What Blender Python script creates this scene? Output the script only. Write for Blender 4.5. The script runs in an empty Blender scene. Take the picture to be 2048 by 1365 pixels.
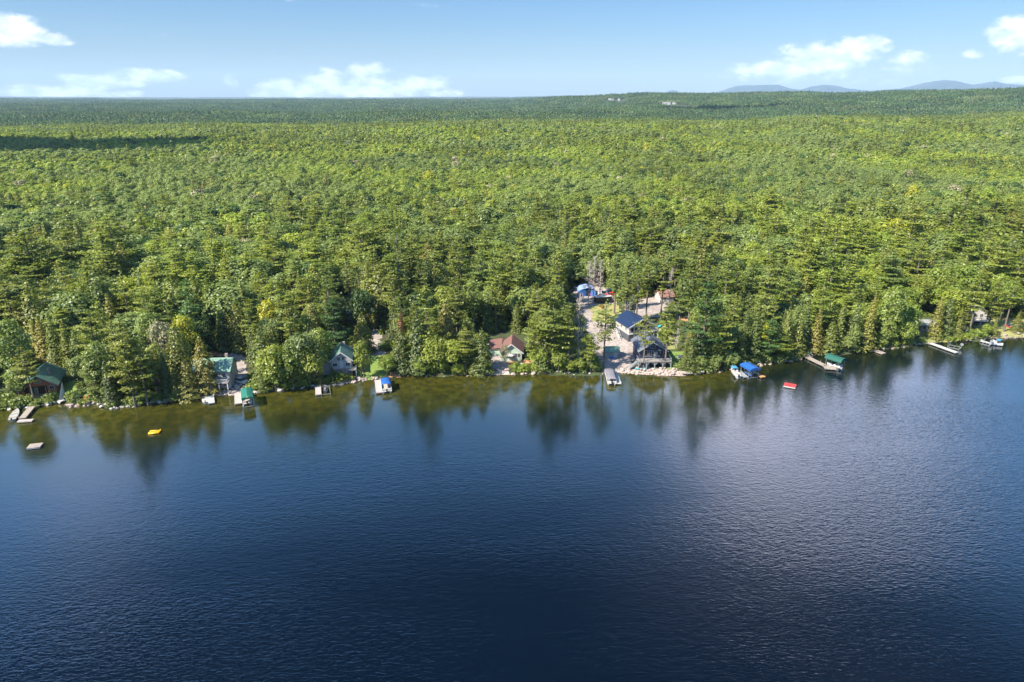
import bpy, math, random
import numpy as np
from mathutils import Vector, Matrix
R = math.radians
random.seed(7)
rng = np.random.default_rng(7)
scene = bpy.context.scene
col = scene.collection

# ------------------------------------------------------------------ camera
H = 75.0
PITCH = R(19.9)
F = 1365.0
cam_d = bpy.data.cameras.new('camera')
cam = bpy.data.objects.new('camera', cam_d); col.objects.link(cam)
cam.location = (0, 0, H); cam.rotation_euler = (R(90) - PITCH, 0, 0)
cam_d.sensor_width = 36; cam_d.lens = 24.0
cam_d.clip_start = 1.0; cam_d.clip_end = 60000
scene.camera = cam

def ray(px, py):
    u = (px - 1024) / F; v = (682.5 - py) / F
    return np.array([u, math.cos(PITCH) + v * math.sin(PITCH), -math.sin(PITCH) + v * math.cos(PITCH)])
def P(px, py, z=0.0):
    d = ray(px, py); t = (z - H) / d[2]
    return np.array([d[0] * t, d[1] * t, z])
def project(x, y, z):
    dz = z - H
    f = y * math.cos(PITCH) - dz * math.sin(PITCH)
    u = y * math.sin(PITCH) + dz * math.cos(PITCH)
    return 1024 + F * x / f, 682.5 - F * u / f

# ------------------------------------------------------------------ light
SUN = Vector((-0.74, -0.46, 0.84)).normalized()
sun_el = math.asin(SUN.z); sun_az = math.atan2(SUN.x, SUN.y)
sd = bpy.data.lights.new('sun', 'SUN'); so = bpy.data.objects.new('sun', sd); col.objects.link(so)
sd.energy = 5.0; sd.angle = R(0.5); sd.color = (1.0, 0.93, 0.80)
so.rotation_euler = SUN.to_track_quat('Z', 'Y').to_euler()
scene.view_settings.view_transform = 'Standard'; scene.view_settings.look = 'None'
scene.view_settings.exposure = 1.33; scene.view_settings.gamma = 1.0

world = bpy.data.worlds.new('World'); scene.world = world; world.use_nodes = True
nt = world.node_tree; nt.nodes.clear()
def N(nt, kind, **kw):
    n = nt.nodes.new(kind)
    for k, v in kw.items(): setattr(n, k, v)
    return n
def M(nt, op, a, b=None, c=None, clamp=False):
    n = nt.nodes.new('ShaderNodeMath'); n.operation = op; n.use_clamp = clamp
    for i, s in enumerate((a, b, c)):
        if s is None: continue
        if isinstance(s, (int, float)): n.inputs[i].default_value = s
        else: nt.links.new(s, n.inputs[i])
    return n.outputs[0]
def mixc(nt, f, a, b, mode='MIX'):
    n = nt.nodes.new('ShaderNodeMix'); n.data_type = 'RGBA'; n.blend_type = mode
    for i, s in ((0, f), (6, a), (7, b)):
        if isinstance(s, (int, float)): n.inputs[i].default_value = s
        elif isinstance(s, tuple): n.inputs[i].default_value = (*s, 1) if len(s) == 3 else s
        else: nt.links.new(s, n.inputs[i])
    return n.outputs[2]
def maprange(nt, v, a, b, c=0.0, d=1.0, smooth=True):
    n = nt.nodes.new('ShaderNodeMapRange'); n.interpolation_type = 'SMOOTHSTEP' if smooth else 'LINEAR'
    nt.links.new(v, n.inputs[0])
    for i, x in enumerate((a, b, c, d)): n.inputs[i + 1].default_value = x
    return n.outputs[0]

sky = N(nt, 'ShaderNodeTexSky', sky_type='NISHITA', sun_disc=False)
sky.sun_elevation = sun_el; sky.sun_rotation = sun_az
sky.air_density = 1.0; sky.dust_density = 0.3; sky.ozone_density = 2.0; sky.altitude = 150
tc = N(nt, 'ShaderNodeTexCoord')
sep = N(nt, 'ShaderNodeSeparateXYZ'); nt.links.new(tc.outputs['Generated'], sep.inputs[0])
AZ = M(nt, 'ARCTAN2', sep.outputs[0], sep.outputs[1])
EL = M(nt, 'ARCSINE', sep.outputs[2])
comb = N(nt, 'ShaderNodeCombineXYZ'); nt.links.new(AZ, comb.inputs[0]); nt.links.new(M(nt, 'MULTIPLY', EL, 1.7), comb.inputs[1])
nz = N(nt, 'ShaderNodeTexNoise'); nz.inputs['Scale'].default_value = 34; nz.inputs['Detail'].default_value = 7; nz.inputs['Roughness'].default_value = 0.6
nt.links.new(comb.outputs[0], nz.inputs['Vector'])
def azel(px, py):
    d = ray(px, py); return math.atan2(d[0], d[1]), math.atan2(d[2], math.hypot(d[0], d[1]))
# clouds low over the horizon (picture position of each puff, half width, half height), and two veils higher up that the lake mirrors
puffs = [(28, 62, 50, 26, 1), (110, 78, 34, 11, .75), (5, 86, 40, 8, .5), (308, 70, 24, 7, .25), (110, 186, 85, 16, .95), (210, 163, 75, 13, .9), (285, 152, 70, 12, .95),
         (250, 190, 40, 8, .7), (130, 160, 20, 10, .4), (455, 160, 12, 16, .3), (470, 172, 14, 12, .5),
         (580, 182, 85, 22, .9), (650, 165, 60, 24, .9), (735, 140, 45, 17, .75), (740, 180, 130, 24, .95), (840, 170, 75, 18, .85), (880, 188, 50, 10, .7), (1040, 180, 30, 7, .25),
         (1560, 135, 90, 22, .8), (1640, 118, 100, 28, .9), (1715, 98, 60, 22, .95), (1770, 140, 90, 16, .35), (1815, 118, 34, 14, .7), (1600, 155, 180, 12, .4), (1750, 165, 120, 10, .3),
         (2040, 70, 50, 30, .85), (1943, 109, 20, 9, .5), (2035, 160, 30, 6, .7), (845, 12, 60, 4, .2), (575, 2, 20, 3, .3)]
mask = None
for (px, py, hw, hh, w) in puffs:
    a0, e0 = azel(px, py); ra = hw / 1440 * 1.15; re = hh / 1440 * 1.25
    dx = M(nt, 'MULTIPLY', M(nt, 'SUBTRACT', AZ, a0), 1 / ra); dy = M(nt, 'MULTIPLY', M(nt, 'SUBTRACT', EL, e0), 1 / re)
    r2 = M(nt, 'ADD', M(nt, 'MULTIPLY', dx, dx), M(nt, 'MULTIPLY', dy, dy))
    v = M(nt, 'MULTIPLY', M(nt, 'SUBTRACT', 1.0, r2, clamp=True), w)
    mask = v if mask is None else M(nt, 'MAXIMUM', mask, v)
dens = M(nt, 'ADD', mask, M(nt, 'MULTIPLY', M(nt, 'SUBTRACT', nz.outputs[0], 0.50), 2.4))
cl = M(nt, 'MULTIPLY', maprange(nt, dens, 0.12, 1.0), maprange(nt, mask, 0.0, 0.35))
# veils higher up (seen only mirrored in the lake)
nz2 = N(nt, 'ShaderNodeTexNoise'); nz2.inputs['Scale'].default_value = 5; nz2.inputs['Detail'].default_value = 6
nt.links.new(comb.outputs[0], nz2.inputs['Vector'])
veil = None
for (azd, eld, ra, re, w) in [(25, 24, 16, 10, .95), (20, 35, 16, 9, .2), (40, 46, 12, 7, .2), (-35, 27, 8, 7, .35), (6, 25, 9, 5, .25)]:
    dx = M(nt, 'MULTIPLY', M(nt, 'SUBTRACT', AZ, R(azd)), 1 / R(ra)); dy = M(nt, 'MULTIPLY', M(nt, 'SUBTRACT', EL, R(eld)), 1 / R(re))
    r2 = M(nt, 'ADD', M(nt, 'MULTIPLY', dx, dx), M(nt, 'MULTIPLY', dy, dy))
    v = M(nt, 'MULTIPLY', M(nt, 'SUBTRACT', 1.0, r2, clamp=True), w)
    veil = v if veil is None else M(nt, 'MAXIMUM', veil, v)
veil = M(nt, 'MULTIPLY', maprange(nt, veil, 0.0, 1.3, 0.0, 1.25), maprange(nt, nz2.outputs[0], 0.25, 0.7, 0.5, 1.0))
nz3 = N(nt, 'ShaderNodeTexNoise'); nz3.inputs['Scale'].default_value = 40; nz3.inputs['Detail'].default_value = 4
off = N(nt, 'ShaderNodeVectorMath', operation='ADD'); off.inputs[1].default_value = (0.006, -0.012, 3)
nt.links.new(comb.outputs[0], off.inputs[0]); nt.links.new(off.outputs[0], nz3.inputs['Vector'])
ccol = mixc(nt, maprange(nt, nz3.outputs[0], 0.35, 0.62), (3.9, 4.4, 5.1), (6.3, 6.15, 6.1))
SKY_HOR = (0.31, 0.345, 0.385); SKY_LOW = (0.235, 0.36, 0.50); SKY_MID = (0.75, 1.05, 1.3); SKY_FRONT_BOOST = (1.65, 2.3, 2.65); SKY_FRONT_DIM = (0.02, 0.10, 0.20)
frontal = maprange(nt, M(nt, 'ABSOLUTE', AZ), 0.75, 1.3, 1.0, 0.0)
skymid = mixc(nt, frontal, SKY_MID, SKY_FRONT_BOOST); skytop = mixc(nt, frontal, SKY_MID, SKY_FRONT_DIM)  # added front glow, dimmed higher up, to shape what the lake reflects

skym = N(nt, 'ShaderNodeMix'); skym.data_type = 'RGBA'; skym.blend_type = 'MULTIPLY'; skym.inputs[0].default_value = 1.0
nt.links.new(sky.outputs[0], skym.inputs[6])
lowt = mixc(nt, maprange(nt, EL, 0.0, 0.13, smooth=False), SKY_HOR, SKY_LOW)
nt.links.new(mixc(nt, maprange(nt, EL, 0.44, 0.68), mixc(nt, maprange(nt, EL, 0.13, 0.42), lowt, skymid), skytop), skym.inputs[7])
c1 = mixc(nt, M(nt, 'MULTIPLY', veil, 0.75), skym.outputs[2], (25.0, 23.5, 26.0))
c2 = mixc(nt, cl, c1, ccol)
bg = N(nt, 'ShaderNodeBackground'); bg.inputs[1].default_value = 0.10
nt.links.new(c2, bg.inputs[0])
wo = N(nt, 'ShaderNodeOutputWorld'); nt.links.new(bg.outputs[0], wo.inputs[0])

scene.cycles.max_bounces = 6; scene.cycles.diffuse_bounces = 2; scene.cycles.glossy_bounces = 2
scene.cycles.transmission_bounces = 2; scene.cycles.volume_bounces = 0; scene.cycles.transparent_max_bounces = 4
scene.cycles.caustics_reflective = False; scene.cycles.caustics_refractive = False
scene.cycles.use_denoising = True
scene.cycles.sample_clamp_indirect = 4.0

# ------------------------------------------------------------------ helpers
def tag(o, label=None, cat=None, group=None, kind=None):
    if label: o['label'] = label
    if cat: o['category'] = cat
    if group: o['group'] = group
    if kind: o['kind'] = kind
    return o
def empty(name, loc, rz=0, label=None, cat=None, group=None, s=1):
    o = bpy.data.objects.new(name, None); col.objects.link(o)
    o.location = tuple(float(c) for c in loc); o.rotation_euler = (0, 0, rz); o.scale = (s, s, s) if isinstance(s, (int, float)) else s
    o.empty_display_size = 0.5
    return tag(o, label, cat, group)
def link(name, me, parent=None, mat=None):
    if mat is not None and not me.materials: me.materials.append(mat)
    o = bpy.data.objects.new(name, me); col.objects.link(o)
    if parent: o.parent = parent
    return o
def np_mesh(name, verts, faces, mat=None, smooth=False):
    me = bpy.data.meshes.new(name)
    verts = np.asarray(verts, np.float32); faces = np.asarray(faces, np.int32); k = faces.shape[1]
    me.vertices.add(len(verts)); me.vertices.foreach_set('co', verts.ravel())
    me.loops.add(faces.size); me.loops.foreach_set('vertex_index', faces.ravel())
    me.polygons.add(len(faces)); me.polygons.foreach_set('loop_start', np.arange(0, faces.size, k, dtype=np.int32))
    me.polygons.foreach_set('loop_total', np.full(len(faces), k, np.int32))
    if smooth: me.polygons.foreach_set('use_smooth', np.ones(len(faces), bool))
    me.update(calc_edges=True); me.validate()
    if mat: me.materials.append(mat)
    return me
class MB:
    def __init__(s): s.v = []; s.f = []
    def add(s, vs, fs, mat=None):
        b = len(s.v)
        for v in vs:
            v = Vector(v); s.v.append(tuple(mat @ v) if mat else tuple(v))
        s.f += [tuple(b + i for i in f) for f in fs]; return s
    def box(s, x0, x1, y0, y1, z0, z1, mat=None):
        v = [(x0,y0,z0),(x1,y0,z0),(x1,y1,z0),(x0,y1,z0),(x0,y0,z1),(x1,y0,z1),(x1,y1,z1),(x0,y1,z1)]
        return s.add(v, [(0,3,2,1),(4,5,6,7),(0,1,5,4),(1,2,6,5),(2,3,7,6),(3,0,4,7)], mat)
    def bar(s, a, b, w, h=None, n=4):
        a = Vector(a); b = Vector(b); h = h or w; d = b - a; L = d.length
        q = d.to_track_quat('Z', 'Y').to_matrix().to_4x4(); q.translation = a
        ro = math.pi / 4 if n == 4 else 0; k = math.sqrt(2) if n == 4 else 1
        vs = [(math.cos(ro + 2*math.pi*i/n)*w/2*k, math.sin(ro + 2*math.pi*i/n)*h/2*k, z) for z in (0, L) for i in range(n)]
        fs = [(i, (i+1) % n, n+(i+1) % n, n+i) for i in range(n)] + [tuple(range(n))[::-1], tuple(range(n, 2*n))]
        return s.add(vs, fs, q)
    def cone(s, a, b, r0, r1, n=8):
        a = Vector(a); b = Vector(b); d = b - a; L = d.length
        q = d.to_track_quat('Z', 'Y').to_matrix().to_4x4(); q.translation = a
        vs = [(math.cos(2*math.pi*i/n)*r, math.sin(2*math.pi*i/n)*r, z) for z, r in ((0, r0), (L, r1)) for i in range(n)]
        return s.add(vs, [(i, (i+1) % n, n+(i+1) % n, n+i) for i in range(n)] + [tuple(range(n))[::-1], tuple(range(n, 2*n))], q)
    def loft(s, secs, cap=True):
        n = len(secs[0]); b = len(s.v)
        for sec in secs: s.v += [tuple(p) for p in sec]
        for j in range(len(secs) - 1):
            for i in range(n):
                s.f.append((b+j*n+i, b+j*n+(i+1) % n, b+(j+1)*n+(i+1) % n, b+(j+1)*n+i))
        if cap:
            s.f.append(tuple(b+i for i in range(n))[::-1]); s.f.append(tuple(b+(len(secs)-1)*n+i for i in range(n)))
        return s
    def build(s, name, mat, parent=None, smooth=False):
        me = bpy.data.meshes.new(name); me.from_pydata(s.v, [], s.f); me.update()
        if smooth:
            me.polygons.foreach_set('use_smooth', np.ones(len(me.polygons), bool))
        me.materials.append(mat)
        return link(name, me, parent)

# ------------------------------------------------------------------ materials
def mat(name, c, rough=0.6, metal=0.0, var=0.0, scale=3.0, bump=0.0, spec=0.4, c2=None, stretch=(1, 1, 1), coords='Object'):
    m = bpy.data.materials.new(name); m.use_nodes = True; t = m.node_tree; b = t.nodes['Principled BSDF']
    b.inputs['Roughness'].default_value = rough; b.inputs['Metallic'].default_value = metal; b.inputs['Specular IOR Level'].default_value = spec
    b.inputs['Base Color'].default_value = (*c, 1)
    if var or c2 or bump:
        if coords == 'World':
            g = N(t, 'ShaderNodeNewGeometry'); src = g.outputs['Position']
        else:
            g = N(t, 'ShaderNodeTexCoord'); src = g.outputs['Object']
        mp = N(t, 'ShaderNodeMapping'); mp.inputs['Scale'].default_value = stretch; t.links.new(src, mp.inputs[0])
        n = N(t, 'ShaderNodeTexNoise'); n.inputs['Scale'].default_value = scale; n.inputs['Detail'].default_value = 6; n.inputs['Roughness'].default_value = 0.6
        t.links.new(mp.outputs[0], n.inputs['Vector'])
        cc = c2 or tuple(x * (1 - var) for x in c)
        t.links.new(mixc(t, maprange(t, n.outputs[0], 0.35, 0.65), tuple(min(1, x * (1 + var * .5)) for x in c), cc), b.inputs['Base Color'])
        if bump:
            bp = N(t, 'ShaderNodeBump'); bp.inputs['Strength'].default_value = bump; bp.inputs['Distance'].default_value = 0.05
            t.links.new(n.outputs[0], bp.inputs['Height']); t.links.new(bp.outputs[0], b.inputs['Normal'])
    return m
def seam_mat(name, c, period, axis=0, rough=0.4, depth=0.5, dark=0.7, metal=0.0):
    """boards or standing seams running along the roof slope or wall: dark thin lines every PERIOD metres along AXIS"""
    m = mat(name, c, rough=rough, var=0.15, scale=1.2, metal=metal); t = m.node_tree; b = t.nodes['Principled BSDF']
    g = N(t, 'ShaderNodeTexCoord'); s = N(t, 'ShaderNodeSeparateXYZ'); t.links.new(g.outputs['Object'], s.inputs[0])
    f = M(t, 'FRACT', M(t, 'MULTIPLY', s.outputs[axis], 1 / period))
    l = M(t, 'LESS_THAN', f, 0.14)
    prev = b.inputs['Base Color'].links[0].from_socket
    t.links.new(mixc(t, l, prev, tuple(x * dark for x in c)), b.inputs['Base Color'])
    return m
def foliage(name, cols, trans=0.45, noise=0.22, patch=None):
    m = bpy.data.materials.new(name); m.use_nodes = True; t = m.node_tree; t.nodes.clear()
    oi = N(t, 'ShaderNodeObjectInfo'); ramp = N(t, 'ShaderNodeValToRGB'); ramp.color_ramp.interpolation = 'LINEAR'
    e = ramp.color_ramp.elements
    while len(e) < len(cols): e.new(0.5)
    for i, (p, c) in enumerate(cols): e[i].position = p; e[i].color = (*c, 1)
    g = N(t, 'ShaderNodeNewGeometry')
    rnd = oi.outputs['Random']
    t.links.new(rnd, ramp.inputs[0]); c = ramp.outputs[0]
    nn = N(t, 'ShaderNodeTexNoise'); nn.inputs['Scale'].default_value = 0.55; nn.inputs['Detail'].default_value = 3
    t.links.new(g.outputs['Position'], nn.inputs['Vector'])
    k = maprange(t, nn.outputs[0], 0.3, 0.7, 1 - noise, 1 + noise)
    hsv = N(t, 'ShaderNodeHueSaturation'); t.links.new(c, hsv.inputs['Color']); t.links.new(k, hsv.inputs['Value'])
    c = hsv.outputs[0]
    n3 = N(t, 'ShaderNodeTexNoise'); n3.inputs['Scale'].default_value = 0.011; n3.inputs['Detail'].default_value = 4
    t.links.new(g.outputs['Position'], n3.inputs['Vector'])
    h2 = N(t, 'ShaderNodeHueSaturation'); t.links.new(c, h2.inputs['Color']); t.links.new(maprange(t, n3.outputs[0], 0.32, 0.68, 0.80, 1.22), h2.inputs['Value']); c = h2.outputs[0]
    if patch:
        n2 = N(t, 'ShaderNodeTexNoise'); n2.inputs['Scale'].default_value = 0.006; n2.inputs['Detail'].default_value = 3
        t.links.new(g.outputs['Position'], n2.inputs['Vector'])
        c = mixc(t, maprange(t, n2.outputs[0], 0.47, 0.58, 0, patch[0]), c, patch[1])
    d = N(t, 'ShaderNodeBsdfDiffuse'); t.links.new(c, d.inputs[0])
    tr = N(t, 'ShaderNodeBsdfTranslucent')
    t.links.new(mixc(t, 1.0, c, (1.15, 1.2, 0.55), 'MULTIPLY'), tr.inputs[0])
    mx = N(t, 'ShaderNodeMixShader'); mx.inputs[0].default_value = trans
    t.links.new(d.outputs[0], mx.inputs[1]); t.links.new(tr.outputs[0], mx.inputs[2])
    gl = N(t, 'ShaderNodeBsdfGlossy'); gl.inputs['Roughness'].default_value = 0.5; gl.inputs[0].default_value = (.6, .6, .55, 1)
    m2 = N(t, 'ShaderNodeMixShader'); m2.inputs[0].default_value = 0.05
    t.links.new(mx.outputs[0], m2.inputs[1]); t.links.new(gl.outputs[0], m2.inputs[2])
    o = N(t, 'ShaderNodeOutputMaterial'); t.links.new(m2.outputs[0], o.inputs[0])
    return m
F_PINE = foliage('pine_needles', [(0, (.155, .205, .03)), (.4, (.225, .265, .038)), (.75, (.235, .255, .042)), (1, (.15, .205, .045))])
F_DKPINE = foliage('dark_pine_needles', [(0, (.075, .145, .035)), (1, (.10, .175, .04))])
F_SPRUCE = foliage('spruce_needles', [(0, (.08, .115, .022)), (.4, (.14, .175, .028)), (.75, (.21, .22, .034)), (1, (.25, .22, .045))])
F_BROAD = foliage('broad_leaves', [(0, (.20, .265, .042)), (.45, (.25, .31, .046)), (.85, (.29, .335, .048)), (.985, (.30, .345, .048)), (1, (.42, .38, .04))], trans=.47, patch=(.85, (.23, .285, .085)))
F_YELLOW = foliage('yellow_leaves', [(0, (.36, .38, .03)), (1, (.42, .40, .04))])
F_GREY = foliage('greyed_leaves', [(0, (.24, .23, .12)), (1, (.28, .26, .14))], trans=.2)
F_DARK = foliage('oak_leaves', [(0, (.07, .125, .03)), (1, (.09, .15, .035))])
F_SAGE = foliage('willow_leaves', [(0, (.165, .215, .06)), (1, (.20, .25, .07))])
F_RUST = foliage('rusty_needles', [(0, (.22, .10, .035)), (1, (.26, .13, .045))], trans=.2)
F_FAR_SHADED = foliage('shaded_far_leaves', [(0, (.055, .105, .04)), (.5, (.08, .14, .045)), (.85, (.11, .165, .05)), (1, (.15, .185, .06))], trans=.3)  # partial cloud shade over the far plain put into the darker blue-green
BARK = mat('bark', (.16, .13, .105), .9, var=.4, scale=3)
BARK_PALE = mat('pale_bark', (.42, .38, .33), .8, var=.4, scale=3)
DEAD = mat('dead_wood', (.40, .34, .29), .85, var=.3, scale=2)

# ------------------------------------------------------------------ terrain
def ss(t): t = np.clip(t, 0, 1); return t * t * (3 - 2 * t)
_perm = np.random.default_rng(3).random((64, 64))
def vnoise(x, y):
    x = np.asarray(x, float); y = np.asarray(y, float)
    xi = np.floor(x).astype(int); yi = np.floor(y).astype(int); fx = ss(x - xi); fy = ss(y - yi)
    g = lambda a, b: _perm[a % 64, b % 64]
    return (g(xi, yi)*(1-fx)*(1-fy) + g(xi+1, yi)*fx*(1-fy) + g(xi, yi+1)*(1-fx)*fy + g(xi+1, yi+1)*fx*fy)
shore_px = [(-260, 838), (-60, 826), (0, 820), (40, 818), (75, 814), (112, 806), (124, 800), (129, 806), (140, 815), (178, 812), (230, 818), (262, 815), (300, 808), (350, 802), (400, 795), (450, 791), (500, 787), (530, 786), (560, 782), (600, 777), (640, 774),
            (680, 771), (720, 763), (760, 758), (800, 753), (860, 753), (930, 752), (955, 753), (1000, 750), (1060, 749), (1130, 750), (1200, 750), (1215, 744), (1265, 748), (1330, 752), (1400, 748), (1440, 745),
            (1480, 738), (1530, 731), (1590, 722), (1610, 714), (1640, 711), (1700, 708), (1740, 704), (1762, 699), (1800, 697), (1822, 693), (1850, 689), (1862, 686), (1900, 685), (1950, 683), (1975, 679), (2010, 677), (2048, 676), (2200, 670), (2400, 664)]
_sp = np.array([P(a, b)[:2] for a, b in shore_px])
_sp = _sp[np.argsort(_sp[:, 0])]
def S(x): return np.interp(x, _sp[:, 0], _sp[:, 1])
def far_prof(a):
    aa = [-1.2, -.75, -.4, 0, .08, .18, .35, .5, .72, 1.2]
    rf = np.interp(a, aa, [6500, 6500, 6000, 5200, 4600, 3500, 3000, 2700, 2500, 2500])
    zf = np.interp(a, aa, [10, 10, 4, 14, 46, 53, 52, 66, 80, 86])
    return rf, zf
def ground(x, y):
    x = np.asarray(x, float); y = np.asarray(y, float)
    d = y - S(x) + (vnoise(x * .35, y * .0 + 3.3) - .5) * 1.6
    a = x / np.maximum(y, 60)
    z = np.where(d < 0, np.maximum(d * .16, -5), 0.75 * ss(d / 2.2) + 0.035 * np.clip(d, 0, 60) + .02 * np.clip(d - 60, 0, 200))
    zr = np.interp(a, [-.9, -.75, 0, .5, .75, 1], [8, 9, 17, 24, 28, 30])
    zr = zr + (vnoise(a * 7 + 20, 1.5) - .5) * 9
    yr = np.interp(a, [-.75, 0, .75], [820, 1120, 1350])
    z0 = 4.8
    near = z + (zr - z0 - 1) * ss((y - 380) / (yr - 380))
    rf, zf = far_prof(a)
    dip = np.minimum(zr - 14, zf)
    t = ss((y - yr) / 500)
    zz = near * (1 - t) + dip * t
    t2 = ss((y - yr - 500) / (rf - yr - 500)); zz = zz * (1 - t2) + zf * t2
    zz = zz - 12 * ss((y - rf) / 3000)
    k = ss((y - 260) / 500)
    zz = zz + k * ((vnoise(x / 130, y / 130) - .5) * 7 + (vnoise(x / 330 + 9, y / 330) - .5) * 9)
    zz = zz + ss((y-1500)/1200) * ((vnoise(x / 1100 + 5, y / 520) - .5) * 34 + (vnoise(x / 330 + 2, y / 300) - .5) * 8)
    zz = zz + ss(d / 8) * (vnoise(x / 6, y / 6) - .5) * .5
    return zz
def G(px, py):
    """the point of the ground under a pixel of the photograph"""
    d = ray(px, py); ts = np.concatenate([np.arange(140, 700, 1.0), np.geomspace(700, 20000, 900)])
    X = d[0] * ts; Y = d[1] * ts; Z = H + d[2] * ts
    below = np.where(Z < np.maximum(ground(X, Y), 0))[0]
    i = below[0] if len(below) else -1
    lo, hi = ts[i - 1], ts[i]
    for _ in range(14):
        m = (lo + hi) / 2; g = max(float(ground(d[0]*m, d[1]*m)), 0)
        if H + d[2] * m < g: hi = m
        else: lo = m
    return np.array([d[0]*hi, d[1]*hi, float(max(ground(d[0]*hi, d[1]*hi), 0))])
def inpoly(x, y, poly):
    x = np.asarray(x, float); y = np.asarray(y, float); c = np.zeros(x.shape, bool); n = len(poly)
    for i in range(n):
        x1, y1 = poly[i][0], poly[i][1]; x2, y2 = poly[(i+1) % n][0], poly[(i+1) % n][1]
        c ^= ((y1 > y) != (y2 > y)) & (x < (x2 - x1) * (y - y1) / ((y2 - y1) + 1e-9) + x1)
    return c
# open patches of ground, outlined on the photograph: (name, kind of surface, polygon)
zones = [
 ('gravel_drive', 'gravel', [(450, 706), (488, 709), (496, 745), (494, 772), (462, 776), (440, 776), (455, 745)]),
 ('mulch_bed', 'mulch', [(412, 712), (416, 703), (462, 703), (462, 716)]),
 ('lawn', 'lawn', [(708, 760), (724, 722), (738, 712), (768, 710), (776, 742), (764, 756)]),
 ('driveway', 'gravel', [(728, 716), (736, 690), (742, 655), (752, 640), (762, 650), (760, 690), (770, 709)]),
 ('mulch_bank', 'mulch', [(628, 777), (648, 757), (700, 748), (712, 763), (670, 774)]),
 ('mulch_bank', 'mulch', [(765, 757), (776, 744), (806, 738), (812, 748), (790, 756)]),
 ('mulch_patio', 'mulch', [(1014, 736), (1012, 722), (1062, 720), (1070, 736)]),
 ('driveway', 'gravel', [(968, 738), (975, 690), (1006, 684), (1014, 700), (1012, 738)]),
 ('boat_ramp', 'stone', [(966, 754), (970, 738), (1012, 738), (1018, 753)]),
 ('driveway', 'gravel', [(1204, 744), (1190, 700), (1168, 650), (1160, 612), (1150, 590), (1150, 574), (1192, 570), (1236, 580), (1238, 604), (1180, 614), (1182, 640), (1215, 645), (1262, 672), (1292, 684), (1282, 700), (1262, 744)]),
 ('dry_grass', 'straw', [(1172, 640), (1170, 613), (1236, 606), (1240, 624), (1216, 644), (1184, 642)]),
 ('sand_lot', 'gravel', [(1272, 640), (1268, 600), (1300, 586), (1334, 596), (1328, 634)]),
 ('lawn', 'lawn', [(1340, 738), (1340, 702), (1372, 704), (1380, 728), (1372, 744)]),
 ('mulch_bed', 'mulch', [(1355, 645), (1355, 634), (1378, 633), (1382, 643)]),
 ('yard', 'straw', [(1310, 700), (1312, 655), (1342, 650), (1350, 700)]),
 ('lawn', 'straw', [(1836, 692), (1842, 664), (1878, 656), (1900, 668), (1904, 682), (1862, 688)]),
 ('lawn', 'straw', [(1958, 668), (1950, 640), (2010, 634), (2080, 644), (2080, 672), (2010, 678)]),
 ('lawn', 'lawn', [(126, 799), (118, 784), (128, 764), (150, 762), (160, 790), (150, 800), (134, 803)]),
 ('forest_floor', 'litter', [(45, 815), (52, 788), (112, 786), (152, 762), (158, 806), (126, 800), (112, 806)]),
 ('rocky_bank', 'bank', [(1240, 756), (1240, 742), (1300, 736), (1360, 737), (1412, 738), (1420, 746), (1400, 754), (1330, 758)]), ('rocky_bank', 'bank', [(402, 802), (402, 782), (500, 776), (505, 792)]), ('rocky_bank', 'bank', [(668, 776), (668, 765), (715, 758), (758, 754), (760, 762), (720, 768)]),
 ('footpath', 'mulch', [(1592, 716), (1596, 702), (1622, 700), (1626, 712)]),
]
extra_open = [[(676, 640), (672, 610), (704, 608), (706, 640)], [(52, 790), (46, 735), (122, 732), (124, 795)], [(394, 785), (396, 712), (462, 708), (470, 780)], [(655, 768), (652, 692), (714, 690), (718, 765)],
              [(970, 726), (972, 668), (1050, 664), (1054, 730)], [(1220, 745), (1218, 622), (1312, 618), (1345, 690), (1345, 745)], [(1826, 668), (1826, 636), (1876, 634), (1880, 668)],
              [(1308, 604), (1308, 582), (1348, 582), (1348, 606)], [(668, 608), (670, 582), (704, 582), (704, 608)], [(1128, 615), (1134, 578), (1160, 570), (1190, 612)]]
zpolys = [(n, k, [tuple(G(a, b)[:2]) for a, b in poly]) for n, k, poly in zones]
ground_mats = {
 'earth': mat('forest_earth', (.045, .04, .022), .95, c2=(.045, .07, .018), scale=.25, bump=.3, coords='World'),
 'gravel': mat('gravel', (.32, .27, .24), .95, var=.25, scale=.8, bump=.2, coords='World'),
 'mulch': mat('bark_mulch', (.46, .22, .10), .95, c2=(.34, .20, .12), scale=1.2, bump=.3, coords='World'),
 'lawn': mat('mown_grass', (.17, .22, .045), .9, c2=(.12, .19, .035), scale=.5, bump=.2, coords='World'),
 'straw': mat('dry_grass', (.30, .26, .10), .9, c2=(.17, .2, .06), scale=.5, bump=.2, coords='World'),
 'stone': mat('ramp_stone', (.46, .38, .34), .9, var=.4, scale=2.5, bump=.6, coords='World'),
 'bank': mat('rocky_bank', (.33, .27, .23), .9, var=.5, scale=2.2, bump=.8, coords='World'),
 'litter': mat('leaf_litter', (.13, .10, .06), .95, c2=(.10, .13, .035), scale=.6, bump=.2, coords='World'),
}
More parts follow.
